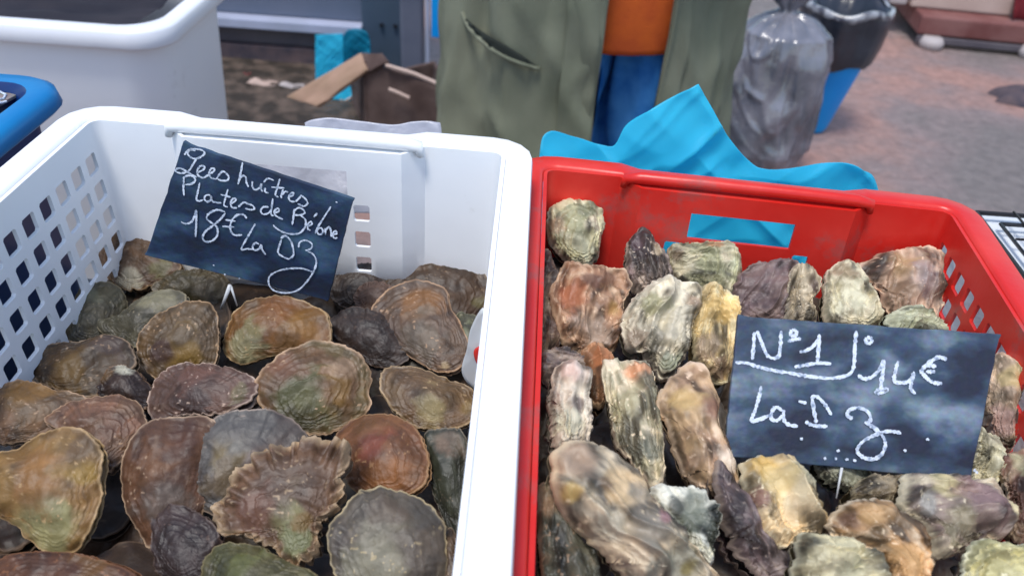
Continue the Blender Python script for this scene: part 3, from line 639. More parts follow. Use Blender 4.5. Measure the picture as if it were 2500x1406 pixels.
    fl = sstep(.72, .8, vnoise(x * 5.5 + seed, y * 5.5, 91))[..., None] * sstep(0, .3, vnoise(x * .7, y * .7, seed + 5))[..., None] * .7; C = C * (1 - fl) + rimc * 1.05 * fl  # pale flecks: shell chips and painted glints
    rm = (sstep(prm.get('rimw', .955), .99, rho) * (.55 + .45 * sstep(-.4, .3, vnoise(th * 4, seed, 3))))[..., None]
    C = C * (1 - rm) + rimc * rm
    return V, F, np.clip(C, .004, .9).reshape(-1, 3)
FLAT = dict(lump=.0034, rough=.0008, lam=.0012, ribs=.0010, nrib=7, frill=.0022, K=7, edge=.0017, pw=2.0, pe=1.1, rimw=.955, flare=.0014)
CUP = dict(lump=.0120, rough=.0012, lam=.0052, ribs=.003, nrib=3, frill=.004, K=5, worn=1.0, long=1, gp=1.3, edge=.0024, pw=2.2, pe=.6, fold=.0042, rimw=.93, flare=.0025)
seedc = [1.0]
def oyster(label, poly, hinge, c0, c1, rimc, spots=(), layer=0., tilt=(0, -.62), z=.868, ymax=.60, H=.007, H2=.008, cup=False, NS=160, NR=72, group=None, kind_name=None, jit=1.0, **kw):
    seedc[0] += 3.37; seed = seedc[0]
    if not cup: H *= 1.3
    prm = dict(CUP if cup else FLAT); prm.update(kw)
    poly = np.array(poly, float); pc = poly.mean(0)
    c = onZ(pc[0], pc[1], z)
    if c[1] > ymax: c = onY(pc[0], pc[1], ymax)
    dist = np.linalg.norm(c - CO); c = CO + (c - CO) * (1 - layer * .011 / dist)
    tv = .16 if cup else .24
    n = np.array([tilt[0] + tv * math.sin(seed * 5.1), tilt[1] + tv * .8 * math.sin(seed * 9.7), 1.]); n /= np.linalg.norm(n)
    e1 = np.array([1., 0, 0]) - n * n[0]; e1 /= np.linalg.norm(e1); e2 = np.cross(n, e1)
    loc = lambda px, py: (lambda q: np.array([np.dot(q - c, e1), np.dot(q - c, e2)]))(onP(px, py, c, n))
    out = np.array([loc(x, y) for x, y in spline(poly, NS)])
    if np.sum(out[:, 0] * np.roll(out[:, 1], -1) - out[:, 1] * np.roll(out[:, 0], -1)) < 0: out = out[::-1].copy()
    cen = out.mean(0); hp = loc(*hinge); core = hp * .72 + cen * .28
    k = np.arange(NS) / NS * 2 * math.pi
    jn = (.0010 if not cup else .0020) * jit * (fbm(np.cos(k) * 5 + seed, np.sin(k) * 5, seed, 3) + (.8 if not cup else .6) * vnoise(np.cos(k) * 20, np.sin(k) * 20, seed))
    d = out - cen; dl = np.linalg.norm(d, axis=1, keepdims=True); out = out + d / dl * jn[:, None]
    ppm = FPX / dist
    sp = [(loc(x, y), r / ppm, S(col)) for x, y, r, col in spots]
    root = empty(kind_name or ('cupped_oyster' if cup else 'flat_oyster'), label, 'oyster', (0, 0, 0), group)
    root.matrix_world = Matrix([[e1[i], e2[i], n[i], c[i]] for i in range(3)] + [[0, 0, 0, 1]])
    m = M['cup_shell'] if cup else M['flat_shell']; DS = (lambda c: c * .82 + c.mean() * np.array([1.04, 1., .93]) * .18) if cup else (lambda c: c); KC = (1.95 if cup else .76) if not group else (1.3 if cup else .85)
    V, F, C = valve(out, core, cen, H, prm, seed, (DS(S(c0)) * KC, DS(S(c1)) * KC, DS(S(rimc)) * (KC if cup else 1.0), [(a_, b_, DS(c_) * KC) for a_, b_, c_ in sp]), NS, NR)
    build('upper_shell', V, F, C, m, root)
    out2 = cen + (out - cen) * (1 + .02 * vnoise(np.cos(k) * 3, np.sin(k) * 3, seed + 2))[:, None]
    prm2 = dict(prm); prm2['edge'] = -.0008
    V, F, C = valve(out2, core, cen, H2, prm2, seed + 40, (S(c0) * .8, S(c1) * .8, S(rimc) * .95, []), NS, 18, -1)
    V[:, 2] -= prm.get('edge', .0015) + .0006
    build('lower_shell', V, F, C, m, root)
    return root
def build(name, V, F, C, m, root):
    me = bpy.data.meshes.new(name); me.from_pydata(V.tolist(), [], F); me.update()
    me.polygons.foreach_set('use_smooth', [True] * len(me.polygons))
    a = me.color_attributes.new('Col', 'FLOAT_COLOR', 'POINT'); cc = np.ones((len(V), 4)); cc[:, :3] = C; a.data.foreach_set('color', cc.ravel())
    me.materials.append(m); o = bpy.data.objects.new(name, me); return link(o, root)
BRN = (112, 80, 58); DBR = (72, 52, 40); OLV = (96, 84, 54); TAN = (150, 118, 88); RIM = (205, 172, 150); MAU = (118, 100, 98); GRY = (128, 122, 116)
F_ = oyster
F_('large ochre flat oyster with a pale green hinge patch, bottom left of the white crate', [(39,1097),(86,1067),(142,1046),(190,1043),(228,1067),(252,1102),(256,1128),(248,1170),(250,1214),(235,1265),(215,1309),(190,1343),(146,1354),(108,1343),(65,1313),(34,1278),(0,1262),(-50,1240),(-60,1150),(0,1105)], (150,1300), (158,118,66), (176,138,84), (214,180,140), [(145,1285,62,(178,176,132)),(120,1150,60,(170,122,72)),(215,1160,34,(186,150,70)),(210,1085,40,(112,86,60))], 3.2, (.05,-.6), H=.010)
F_('tan flat oyster cut by the left edge of the photo, under the slotted wall', [(-40,960),(30,935),(70,930),(130,950),(180,958),(215,975),(215,1010),(130,1060),(0,1085),(-60,1060)], (-20,1050), (140,112,86), (168,128,100), RIM, [(60,960,40,(170,128,72))], 1.5, (-.1,-.4))
F_('pinkish tan flat oyster tucked behind the large ochre one', [(110,1030),(150,995),(200,978),(265,965),(310,970),(345,993),(357,1030),(350,1060),(310,1110),(270,1150),(230,1130),(180,1070)], (240,1130), (138,104,84), (158,116,98), RIM, [], 2.0, (.1,-.5))
F_('long dark brown flat oyster against the slotted left wall of the white crate', [(62,905),(100,860),(145,835),(190,835),(240,820),(295,825),(325,850),(335,890),(300,920),(240,960),(190,970),(120,945),(70,925)], (90,920), (84,66,48), (104,80,50), (176,150,130), [(190,910,40,(124,96,48)),(280,850,35,(92,76,74))], 1.2, (.1,-.5))
F_('small dark oyster with a white barnacle spot, left of centre', [(245,940),(260,905),(300,890),(350,920),(375,960),(360,1000),(300,995),(250,975)], (300,980), (70,50,44), (52,34,34), (140,110,90), [(304,900,15,(235,235,230)),(262,920,18,(120,92,60))], 1.3, (0,-.6))
F_('olive brown flat oyster with an ochre nose shaped bump, below the first price slate', [(333,860),(340,820),(375,775),(420,750),(465,735),(510,740),(533,775),(535,830),(530,880),(500,905),(450,915),(400,925),(375,922),(350,895)], (455,880), (118,96,72), (134,106,76), (210,176,148), [(462,868,42,(170,136,72)),(455,830,22,(98,76,48)),(400,860,22,(96,70,70))], 1.6, (-.12,-.6), H=.009)
F_('grey olive flat oyster with pale worn patch, behind the nose bumped one', [(290,770),(330,735),(380,712),(430,708),(458,730),(430,770),(380,800),(345,850),(300,835),(250,815),(240,785)], (300,820), (112,108,94), (130,126,110), (160,150,130), [(400,735,40,(160,156,136))], .8, (-.1,-.5))
F_('brown flat oyster with a white chip, top left below the price slate corner', [(232,610),(260,580),(310,570),(360,568),(400,590),(440,640),(430,670),(390,690),(340,708),(300,705),(265,680),(238,650)], (330,690), (112,84,62), (126,96,72), (160,130,100), [(322,690,24,(218,210,196)),(390,660,26,(120,116,82))], .4, (.1,-.7))
F_('dark olive flat oyster in the far left corner beside the slotted wall', [(170,750),(205,700),(270,690),(310,730),(300,790),(240,840),(180,840),(150,810)], (230,820), (84,80,60), (98,88,62), (130,120,98), [(215,720,22,(110,112,96))], -.2, (.2,-.6))
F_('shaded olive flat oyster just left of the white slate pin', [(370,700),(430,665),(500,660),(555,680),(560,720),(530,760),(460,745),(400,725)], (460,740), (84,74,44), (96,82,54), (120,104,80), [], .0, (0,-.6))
F_('orange brown flat oyster with a big pale green end, right under the first price slate', [(545,830),(570,770),(610,735),(670,722),(740,735),(790,760),(808,800),(805,840),(770,862),(700,868),(650,875),(600,890),(565,880),(548,860)], (595,850), (146,106,64), (162,112,62), (206,176,140), [(598,845,46,(186,182,150)),(630,800,30,(160,150,108)),(745,800,42,(170,122,56)),(680,745,50,(150,98,56))], 1.4, (0,-.65), H=.010)
F_('round flat oyster with orange top and light scalloped rim, upper right by the white wall', [(908,800),(912,745),(945,710),(1000,688),(1055,690),(1090,710),(1102,750),(1130,800),(1150,860),(1115,905),(1070,910),(1020,885),(965,850),(925,830)], (1085,880), (128,102,86), (120,94,82), (216,178,152), [(1030,735,62,(160,112,66)),(1040,830,50,(134,120,110)),(1088,895,14,(214,190,160))], 1.8, (-.05,-.6))
F_('large dark brown flat oyster in the far right corner of the white crate', [(940,700),(980,665),(1050,645),(1120,640),(1170,655),(1192,690),(1185,740),(1165,790),(1130,820),(1050,770)], (1060,790), (88,66,50), (102,76,56), (150,130,112), [(1165,740,24,(118,110,70))], .3, (-.1,-.7), ymax=.598)
F_('dark mauve flat oyster at the back wall right of the price slate', [(805,690),(850,650),(920,645),(975,665),(965,720),(930,750),(860,755),(815,735)], (880,740), (82,66,60), (96,78,68), (130,110,100), [], .1, (0,-.7), ymax=.598)
F_('small pinkish brown oyster half showing beside the orange topped one', [(865,725),(885,695),(925,688),(960,705),(955,745),(910,760),(875,752)], (900,750), (130,100,90), (140,110,98), (160,130,120), [], .9, (0,-.6), H=.006)
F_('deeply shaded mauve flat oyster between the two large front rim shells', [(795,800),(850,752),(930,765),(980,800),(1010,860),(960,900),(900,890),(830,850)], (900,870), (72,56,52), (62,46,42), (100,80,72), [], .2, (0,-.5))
F_('largest flat oyster with green middle and thick pinkish rim, centre of the white crate', [(622,950),(640,905),(690,860),(740,838),(790,832),(850,850),(890,880),(908,920),(900,960),(908,985),(890,1015),(840,1045),(790,1062),(740,1060),(680,1040),(640,1000)], (755,1030), (140,106,78), (128,110,78), (220,186,162), [(735,975,62,(120,124,88)),(828,960,40,(166,128,72)),(690,900,45,(146,104,84)),(730,1040,40,(96,92,68)),(850,900,28,(190,160,140))], 2.4, (0,-.6), H=.010, rimw=.93, lam=.002)
F_('tan flat oyster with a cream oval patch, against the right wall of the white crate', [(925,940),(940,900),(985,895),(1040,905),(1100,930),(1150,950),(1172,985),(1165,1020),(1120,1045),(1060,1050),(1010,1040),(970,1010),(940,970)], (1075,1015), (140,112,82), (132,102,76), (206,178,148), [(1055,1005,38,(190,174,132)),(1140,1000,26,(150,124,80))], 1.6, (-.05,-.55), rimw=.94)
F_('mauve pink flat oyster with whitish frilled rim and dark patch, left of the largest one', [(362,985),(380,935),(420,900),(480,887),(530,892),(590,910),(628,930),(625,965),(600,990),(530,1010),(450,1015),(390,1028),(365,1015)], (500,1000), (132,102,96), (120,92,86), (220,196,192), [(480,990,42,(74,58,60)),(480,925,36,(136,98,90)),(585,970,26,(140,130,106))], 2.0, (0,-.5), ribs=.0016)  # dark patch is a colour spot only
F_('tall red brown flat oyster with grey mauve lower half, left of blue grey one', [(297,1180),(305,1110),(335,1055),(375,1025),(430,1018),(510,1018),(540,1050),(520,1150),(500,1240),(470,1300),(400,1330),(360,1335),(335,1290),(305,1240)], (440,1240), (130,90,66), (112,76,56), (216,186,166), [(430,1235,52,(120,104,98)),(400,1140,34,(138,92,56)),(450,1060,46,(92,58,44))], 2.3, (.15,-.55), H=.011)
F_('blue grey flat oyster with an ochre centre, behind the frilled front oyster', [(447,1150),(455,1090),(490,1045),(540,1010),(600,1000),(650,998),(700,1015),(740,1050),(760,1090),(720,1190),(600,1240),(540,1258),(500,1250),(465,1215)], (600,1190), (128,114,114), (116,110,112), (178,160,156), [(560,1110,44,(146,126,84)),(580,1092,10,(225,220,205)),(600,1035,70,(118,116,122)),(560,1180,40,(134,116,96))], 3.0, (0,-.6), H=.009)  # the small near-white spot is a painted glint
F_('pinkish flat oyster with heavy frilled knobbly rim and pale green hinge, bottom', [(687,1089),(724,1080),(763,1070),(802,1073),(831,1080),(854,1096),(851,1132),(841,1177),(825,1242),(792,1271),(783,1300),(783,1333),(773,1358),(744,1375),(708,1371),(679,1352),(643,1329),(595,1310),(556,1303),(530,1284),(523,1242),(543,1203),(569,1161),(611,1122),(646,1099)], (730,1310), (146,112,92), (130,98,80), (206,180,156), [(715,1255,32,(170,166,124)),(735,1320,34,(164,170,134)),(700,1170,60,(122,98,86)),(620,1240,36,(150,106,90)),(750,1275,18,(150,118,68))], 4.2, (0,-.6), H=.008, ribs=.009, nrib=8, rib0=.62, frill=.004, rimw=.84, lam=.0025, jit=2.2)
F_('rust orange flat oyster with a reddish blush, right of the frilled front oyster', [(822,1060),(850,1030),(900,1012),(960,1015),(1010,1040),(1035,1080),(1048,1140),(1030,1190),(980,1212),(900,1215),(850,1180),(830,1110)], (930,1190), (148,98,66), (156,106,66), (190,150,116), [(925,1105,40,(156,84,66)),(970,1160,46,(172,114,68)),(900,1040,40,(138,96,62))], 2.6, (-.05,-.6), H=.010)
F_('grey mauve flat oyster with a big pale grey patch, cut by the bottom edge', [(800,1300),(830,1250),(870,1205),(930,1187),(990,1200),(1040,1225),(1080,1270),(1092,1330),(1090,1400),(1070,1450),(950,1480),(850,1450),(815,1400)], (935,1430), (112,102,98), (122,112,104), (210,192,160), [(915,1370,80,(166,162,148)),(1040,1250,44,(100,96,96)),(940,1240,40,(112,98,90))], 3.6, (0,-.6), H=.009)
F_('greenish dark oyster with a pinkish tip standing against the white wall, lower right', [(1040,1060),(1090,1045),(1130,1055),(1145,1110),(1143,1200),(1130,1300),(1095,1290),(1060,1210),(1045,1130)], (1090,1260), (74,78,66), (64,66,56), (130,120,110), [(1100,1070,34,(138,122,112)),(1085,1090,20,(150,128,116))], 1.4, (-.4,-.5))
F_('red brown flat oyster cut by the bottom left edge', [(0,1365),(80,1345),(180,1350),(250,1365),(330,1400),(360,1450),(200,1490),(0,1470),(-40,1410)], (160,1460), (126,80,56), (110,70,50), (160,110,80), [(255,1360,9,(220,215,200)),(240,1390,40,(136,96,50))], 2.2, (0,-.5))
F_('mossy olive oyster cut by the bottom edge under the frilled one', [(500,1380),(530,1328),(620,1330),(700,1370),(770,1400),(800,1460),(650,1490),(500,1470)], (640,1460), (96,96,62), (112,106,72), (140,130,100), [(600,1390,30,(128,132,80))], 2.0, (0,-.5))
F_('thin brown oyster edge between the grey one and the white wall, bottom', [(1085,1300),(1105,1290),(1125,1350),(1135,1420),(1120,1470),(1080,1460),(1090,1380)], (1100,1440), (120,96,78), (104,84,66), (170,150,130), [], 2.2, (-.3,-.5))
F_('small greenish oyster wedged by the red spot of the right wall', [(1095,780),(1140,765),(1185,790),(1192,840),(1165,895),(1125,880),(1110,830)], (1150,880), (112,112,96), (122,116,96), (160,160,140), [(1130,830,20,(150,156,132))], .9, (-.3,-.5))
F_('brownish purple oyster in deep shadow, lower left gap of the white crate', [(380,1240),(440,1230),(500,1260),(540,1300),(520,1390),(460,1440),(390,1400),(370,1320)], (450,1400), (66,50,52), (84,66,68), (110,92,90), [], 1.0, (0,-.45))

C_ = lambda *a, **k: oyster(*a, **{**dict(cup=True, z=.905, ymax=.635, H=.015, H2=.018), **k})
PAL = (222, 210, 196); LG = (158, 152, 138); PUR = (118, 98, 104)
C_('pale green grey craggy oyster standing in the far left corner of the red crate', [(1335,547),(1343,513),(1365,495),(1387,486),(1421,491),(1454,502),(1472,521),(1474,554),(1465,591),(1458,635),(1428,655),(1391,648),(1361,625),(1339,584)], (1420,640), (150,146,118), (170,160,142), (206,204,180), [(1400,560,34,(140,142,110)),(1418,615,22,(172,172,150)),(1432,520,18,(110,112,92)),(1355,560,20,(150,126,104))], .6, (.1,-.75))
C_('rust brown oyster with folded ragged top, left side of the red crate', [(1369,657),(1384,639),(1428,643),(1465,654),(1487,665),(1517,669),(1539,694),(1535,717),(1520,746),(1517,794),(1502,850),(1465,872),(1428,868),(1384,850),(1365,831),(1347,776),(1337,720),(1350,694)], (1450,860), (146,110,86), (126,90,66), (204,174,148), [(1385,730,40,(158,96,66)),(1430,700,22,(84,54,40)),(1480,690,20,(96,62,44)),(1490,760,26,(160,126,72)),(1440,820,40,(150,130,120))], 1.6, (.05,-.6), lump=.011)
C_('small purple pointed oyster behind the pale centre one', [(1531,602),(1550,578),(1567,572),(1594,595),(1620,632),(1639,669),(1628,712),(1561,725),(1528,680)], (1590,705), (112,92,98), (132,116,112), (214,196,186), [(1548,618,18,(82,62,72)),(1600,640,18,(176,160,140))], .4, (-.1,-.7))
C_('green and white oyster lying under the red handle panel', [(1624,619),(1668,602),(1716,597),(1760,592),(1790,596),(1805,620),(1809,665),(1790,725),(1742,712),(1650,690)], (1660,680), (138,138,112), (156,150,132), (204,196,176), [(1650,640,26,(92,72,54)),(1735,650,30,(150,154,126)),(1790,660,20,(176,180,156)),(1740,610,14,(140,100,66))], .3, (0,-.7), K=12, lam=.005)
C_('smooth pale grey white oyster with hooked top, centre left of the red crate', [(1535,746),(1568,709),(1613,683),(1635,674),(1672,691),(1705,698),(1718,724),(1713,757),(1692,775),(1690,805),(1679,854),(1657,894),(1635,924),(1605,927),(1591,898),(1561,861),(1535,865),(1517,820),(1517,783)], (1615,910), (176,168,152), (160,152,138), (214,206,192), [(1630,790,50,(188,182,170)),(1540,840,22,(128,112,100)),(1690,745,18,(150,130,116)),(1625,900,24,(140,146,132)),(1580,760,26,(150,148,118))], 2.4, (0,-.6), H=.02, rough=.003, lam=.0045)
C_('yellowish oyster right behind the pale hooked one', [(1716,702),(1742,700),(1776,717),(1798,746),(1801,794),(1798,850),(1787,887),(1772,935),(1735,935),(1698,900),(1687,840),(1690,776)], (1740,920), (176,156,112), (188,160,104), (216,206,172), [(1745,760,34,(196,162,88)),(1710,860,26,(150,132,116)),(1740,910,26,(136,112,92))], 1.5, (-.1,-.6), K=10)
C_('whitish purple oyster standing at the left wall of the red crate', [(1350,907),(1381,883),(1412,895),(1435,922),(1437,976),(1437,1077),(1396,1105),(1350,1098),(1338,1015),(1336,969)], (1390,1090), (168,158,150), (140,124,124), (216,208,200), [(1380,920,22,(196,176,176)),(1400,1000,20,(96,84,88)),(1370,1050,30,(180,178,164))], 2.0, (.15,-.5), fold=.006)
C_('narrow upright oyster with an orange mouth at its pale top', [(1466,899),(1482,876),(1505,874),(1517,885),(1575,887),(1591,907),(1602,949),(1606,1015),(1614,1077),(1622,1163),(1591,1195),(1552,1150),(1521,1108),(1497,1077),(1486,1008),(1474,945)], (1590,1150), (150,144,124), (132,130,114), (224,208,188), [(1545,915,30,(196,136,98)),(1490,890,16,(224,206,190)),(1580,960,24,(96,90,78)),(1530,1000,34,(164,158,130)),(1590,1120,30,(96,100,96))], 2.2, (.05,-.5), H=.02, fold=.006)
C_('long streaky ochre pink oyster with lobed top, centre of the red crate', [(1598,973),(1618,953),(1629,930),(1650,917),(1657,902),(1680,891),(1699,895),(1719,930),(1742,984),(1742,1046),(1761,1089),(1781,1139),(1804,1202),(1816,1262),(1765,1265),(1738,1221),(1691,1186),(1653,1128),(1622,1039),(1602,1008)], (1790,1240), (178,146,108), (150,118,96), (216,190,170), [(1650,1000,34,(190,158,98)),(1700,940,22,(120,88,52)),(1720,1040,24,(130,90,72)),(1770,1150,26,(206,190,180)),(1790,1220,26,(150,136,142)),(1690,900,16,(200,176,160))], 2.8, (.0,-.5), H=.018, fold=.007)
C_('big long tan grey oyster pointing to the bottom edge, front left of the red crate', [(1342,1132),(1354,1101),(1381,1079),(1428,1077),(1466,1089),(1513,1120),(1548,1147),(1571,1194),(1598,1233),(1629,1256),(1668,1299),(1699,1345),(1738,1396),(1765,1440),(1660,1470),(1540,1440),(1497,1384),(1466,1353),(1431,1318),(1389,1279),(1358,1240),(1344,1194)], (1660,1430), (166,144,120), (144,134,122), (204,186,162), [(1400,1130,46,(160,136,120)),(1375,1215,26,(180,150,80)),(1500,1190,46,(190,162,124)),(1450,1190,14,(110,90,72)),(1560,1290,50,(128,122,118)),(1590,1270,20,(140,104,116)),(1470,1290,30,(160,152,140)),(1640,1380,60,(130,130,120)),(1660,1390,18,(120,110,60))], 4.2, (0,-.55), H=.024, lump=.012)
C_('dark green oyster with a bright white upper rim, behind the big long front one', [(1579,1209),(1610,1186),(1637,1186),(1668,1194),(1707,1194),(1738,1217),(1754,1252),(1750,1295),(1738,1341),(1734,1385),(1700,1360),(1668,1310),(1629,1270),(1591,1240)], (1725,1350), (90,98,92), (70,76,72), (220,222,220), [(1640,1204,44,(226,226,222)),(1705,1208,30,(222,222,218)),(1600,1215,22,(220,220,216)),(1680,1260,30,(96,104,98)),(1640,1245,16,(60,62,60))], 3.0, (0,-.55), H=.016)
C_('dark greenish black oyster along the left red wall, bottom', [(1316,1180),(1345,1200),(1390,1290),(1440,1340),(1460,1440),(1400,1480),(1330,1450),(1312,1300)], (1400,1440), (58,60,54), (70,70,60), (140,116,96), [(1330,1250,18,(120,98,78))], 1.8, (.3,-.4))
C_('yellow and pink craggy oyster below the left corner of the second price slate', [(1808,1151),(1815,1132),(1847,1119),(1886,1125),(1919,1132),(1945,1151),(1964,1184),(1984,1229),(2003,1274),(2022,1294),(2003,1318),(1945,1312),(1941,1333),(1906,1339),(1867,1317),(1831,1274),(1815,1229),(1805,1184)], (1940,1310), (184,160,116), (170,150,122), (214,202,176), [(1840,1150,32,(186,150,66)),(1830,1230,22,(120,84,76)),(1900,1300,36,(206,180,140)),(1940,1190,30,(150,146,126)),(1870,1200,30,(200,176,120))], 2.6, (0,-.5), H=.018, fold=.006)
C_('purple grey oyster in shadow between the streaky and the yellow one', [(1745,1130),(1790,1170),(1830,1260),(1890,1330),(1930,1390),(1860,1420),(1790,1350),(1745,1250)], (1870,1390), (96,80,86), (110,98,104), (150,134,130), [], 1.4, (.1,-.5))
C_('cream oyster with upright ribs cut by the bottom edge, centre right of the red crate', [(1945,1312),(1958,1303),(2003,1313),(2029,1310),(2068,1310),(2094,1320),(2107,1336),(2139,1342),(2155,1372),(2162,1450),(2040,1480),(1930,1450),(1935,1362)], (2040,1450), (172,164,132), (156,150,126), (212,206,180), [(2060,1380,34,(146,146,124)),(2030,1330,40,(190,182,152))], 4.2, (0,-.45), H=.014, fold=.007)
C_('arched orange brown oyster with a dark patch, lower right of the red crate', [(2016,1281),(2035,1248),(2058,1226),(2087,1226),(2123,1219),(2155,1226),(2188,1248),(2230,1268),(2250,1294),(2256,1339),(2259,1406),(2235,1460),(2160,1450),(2140,1372),(2130,1336),(2094,1320),(2074,1312),(2032,1307)], (2200,1420), (140,108,74), (160,122,80), (210,190,168), [(2055,1275,24,(90,64,54)),(2110,1265,26,(166,130,84)),(2185,1285,24,(82,66,48)),(2200,1370,44,(190,144,84)),(2120,1310,20,(90,72,50))], 3.6, (0,-.55), H=.018)  # dark spots are coloured on, no recess in the shape
C_('wide grey purple oyster with a cream right edge, below the second price slate', [(2201,1164),(2237,1161),(2301,1167),(2366,1174),(2415,1177),(2438,1197),(2460,1235),(2457,1274),(2441,1304),(2425,1323),(2386,1315),(2357,1339),(2301,1365),(2259,1360),(2250,1300),(2220,1265),(2188,1235),(2194,1197)], (2300,1340), (132,120,112), (124,104,104), (206,194,172), [(2260,1185,34,(184,172,132)),(2350,1220,44,(122,96,102)),(2440,1260,34,(206,192,154)),(2300,1290,34,(120,112,92)),(2230,1240,24,(140,140,144))], 2.6, (0,-.5), H=.016)
C_('small smooth olive brown oyster end below the second price slate', [(2074,1212),(2092,1180),(2130,1168),(2180,1170),(2190,1200),(2175,1240),(2110,1232)], (2130,1230), (132,118,98), (112,98,78), (176,164,140), [(2140,1190,20,(150,136,116))], 1.6, (0,-.5), H=.014, lump=.004)
C_('pale green cream oyster in the bottom right corner', [(2345,1395),(2366,1333),(2392,1313),(2425,1330),(2447,1326),(2473,1336),(2520,1330),(2570,1400),(2560,1470),(2440,1490),(2330,1460)], (2450,1460), (168,164,122), (182,174,134), (222,220,196), [(2450,1380,50,(170,166,120))], 4.0, (0,-.5))
C_('tan pink oyster standing right of the second price slate by the red wall', [(2430,865),(2475,890),(2490,950),(2472,1010),(2482,1060),(2460,1105),(2420,1070),(2395,1000),(2405,920)], (2450,1090), (156,134,112), (140,118,100), (206,180,164), [(2460,930,24,(166,146,100)),(2440,1040,24,(160,130,130))], 1.6, (-.3,-.5))
C_('small pale oyster edge at the lower right corner of the second price slate', [(2385,1045),(2430,1075),(2445,1115),(2432,1175),(2400,1190),(2365,1170),(2378,1110)], (2405,1170), (176,170,148), (160,154,130), (214,210,190), [], 1.9, (-.2,-.5))
C_('dark maroon brown oyster at the right edge of the photo', [(2440,1115),(2520,1110),(2560,1200),(2540,1310),(2475,1320),(2450,1215)], (2500,1300), (92,62,54), (110,76,66), (170,150,130), [(2470,1125,20,(150,148,120))], 1.7, (-.3,-.4))
C_('whitish oyster behind the second price slate, left of the tan mauve one', [(2010,690),(2034,648),(2071,637),(2105,660),(2135,720),(2145,790),(2086,810),(2010,795)], (2080,800), (172,166,146), (152,144,122), (208,196,178), [(2075,740,36,(188,186,166)),(2050,665,22,(128,112,92))], 1.0, (.1,-.7))
C_('tan mauve oyster with a long light rim, highest behind the second price slate', [(2095,656),(2126,628),(2178,613),(2239,601),(2282,613),(2302,631),(2299,677),(2299,723),(2290,770),(2282,800),(2208,800),(2162,780),(2140,715),(2112,680)], (2210,790), (142,118,104), (134,114,106), (220,186,164), [(2190,650,40,(150,122,88)),(2240,700,34,(142,126,132)),(2255,690,10,(80,62,70)),(2180,720,24,(112,88,70))], .9, (-.05,-.75), rimw=.9)
C_('greenish white oyster sliver between the tan mauve one and the second slate', [(2165,785),(2200,752),(2250,760),(2292,790),(2300,840),(2180,840)], (2230,830), (150,154,132), (130,134,110), (196,200,180), [], 1.3, (0,-.6), H=.012)
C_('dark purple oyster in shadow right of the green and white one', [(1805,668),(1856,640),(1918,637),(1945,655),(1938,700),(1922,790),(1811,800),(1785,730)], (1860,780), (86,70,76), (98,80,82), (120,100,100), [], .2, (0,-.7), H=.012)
C_('pale ruffled oyster end right of the dark purple one', [(1930,662),(1963,652),(1991,674),(1999,711),(1981,735),(1985,800),(1918,800),(1915,720)], (1950,780), (174,160,136), (150,136,116), (216,204,186), [(1985,715,14,(90,70,72))], 1.0, (.1,-.6), H=.016)
C_('orange brown sliver of an oyster between the rust brown and the upright ones', [(1415,868),(1455,845),(1490,870),(1492,920),(1470,1000),(1440,985),(1428,920)], (1450,980), (140,96,62), (120,84,58), (170,140,110), [(1462,900,18,(166,100,52))], 1.3, (0,-.5))
C_('dark reddish oyster strip against the red wall left of the rust brown one', [(1308,640),(1340,620),(1355,700),(1350,800),(1345,880),(1315,890),(1300,780)], (1325,870), (92,70,60), (80,58,50), (150,130,110), [], .2, (.3,-.5))
C_('grey purple oyster lying below the rust brown one at the left wall', [(1320,870),(1380,850),(1440,880),(1450,930),(1400,950),(1330,940)], (1380,935), (120,104,106), (104,88,84), (160,144,136), [], 1.2, (.1,-.5))
C_('dark oyster with green tip hanging under the second slate beside its pin', [(1985,1120),(2030,1110),(2110,1130),(2120,1165),(2080,1200),(2010,1180)], (2050,1190), (84,82,74), (120,124,106), (150,154,140), [(2095,1155,16,(140,146,128))], 1.0, (0,-.5), H=.012)

def heap(label, x0, x1, y0, y1, z0, col):  # lumpy shell surface whose dark colour carries the gap shade
    nx, ny = 220, 260
    X, Yy = np.meshgrid(np.linspace(x0, x1, nx), np.linspace(y0, y1, ny)); h = z0 + .010 * fbm(X * 26, Yy * 26, 3, 2) + .012 * (1 - 2 * np.abs(vnoise(X * 34, Yy * 30, 5))) + .003 * fbm(X * 200, Yy * 200, 1, 3)
    C = S(col) * (.7 + .6 * sstep(-.4, .4, fbm(X * 40, Yy * 40, 8, 3)))[..., None]
    V = np.stack([X, Yy, h], -1).reshape(-1, 3); F = [(j * nx + i, j * nx + i + 1, (j + 1) * nx + i + 1, (j + 1) * nx + i) for j in range(ny - 1) for i in range(nx - 1)]
    tag(mesh('shell_heap', V, F, M['flat_shell'], smooth=True, cols=np.clip(C, 0, 1).reshape(-1, 3)), label, 'oysters', kind='stuff')
heap('shade darkened shells packed deep in the white crate, seen only in the gaps', -.352, -.018, .07, .612, .828, (104, 82, 68))
heap('shade darkened shells packed deep in the red crate, seen only in the gaps', .026, .338, .13, .640, .846, (104, 88, 78))
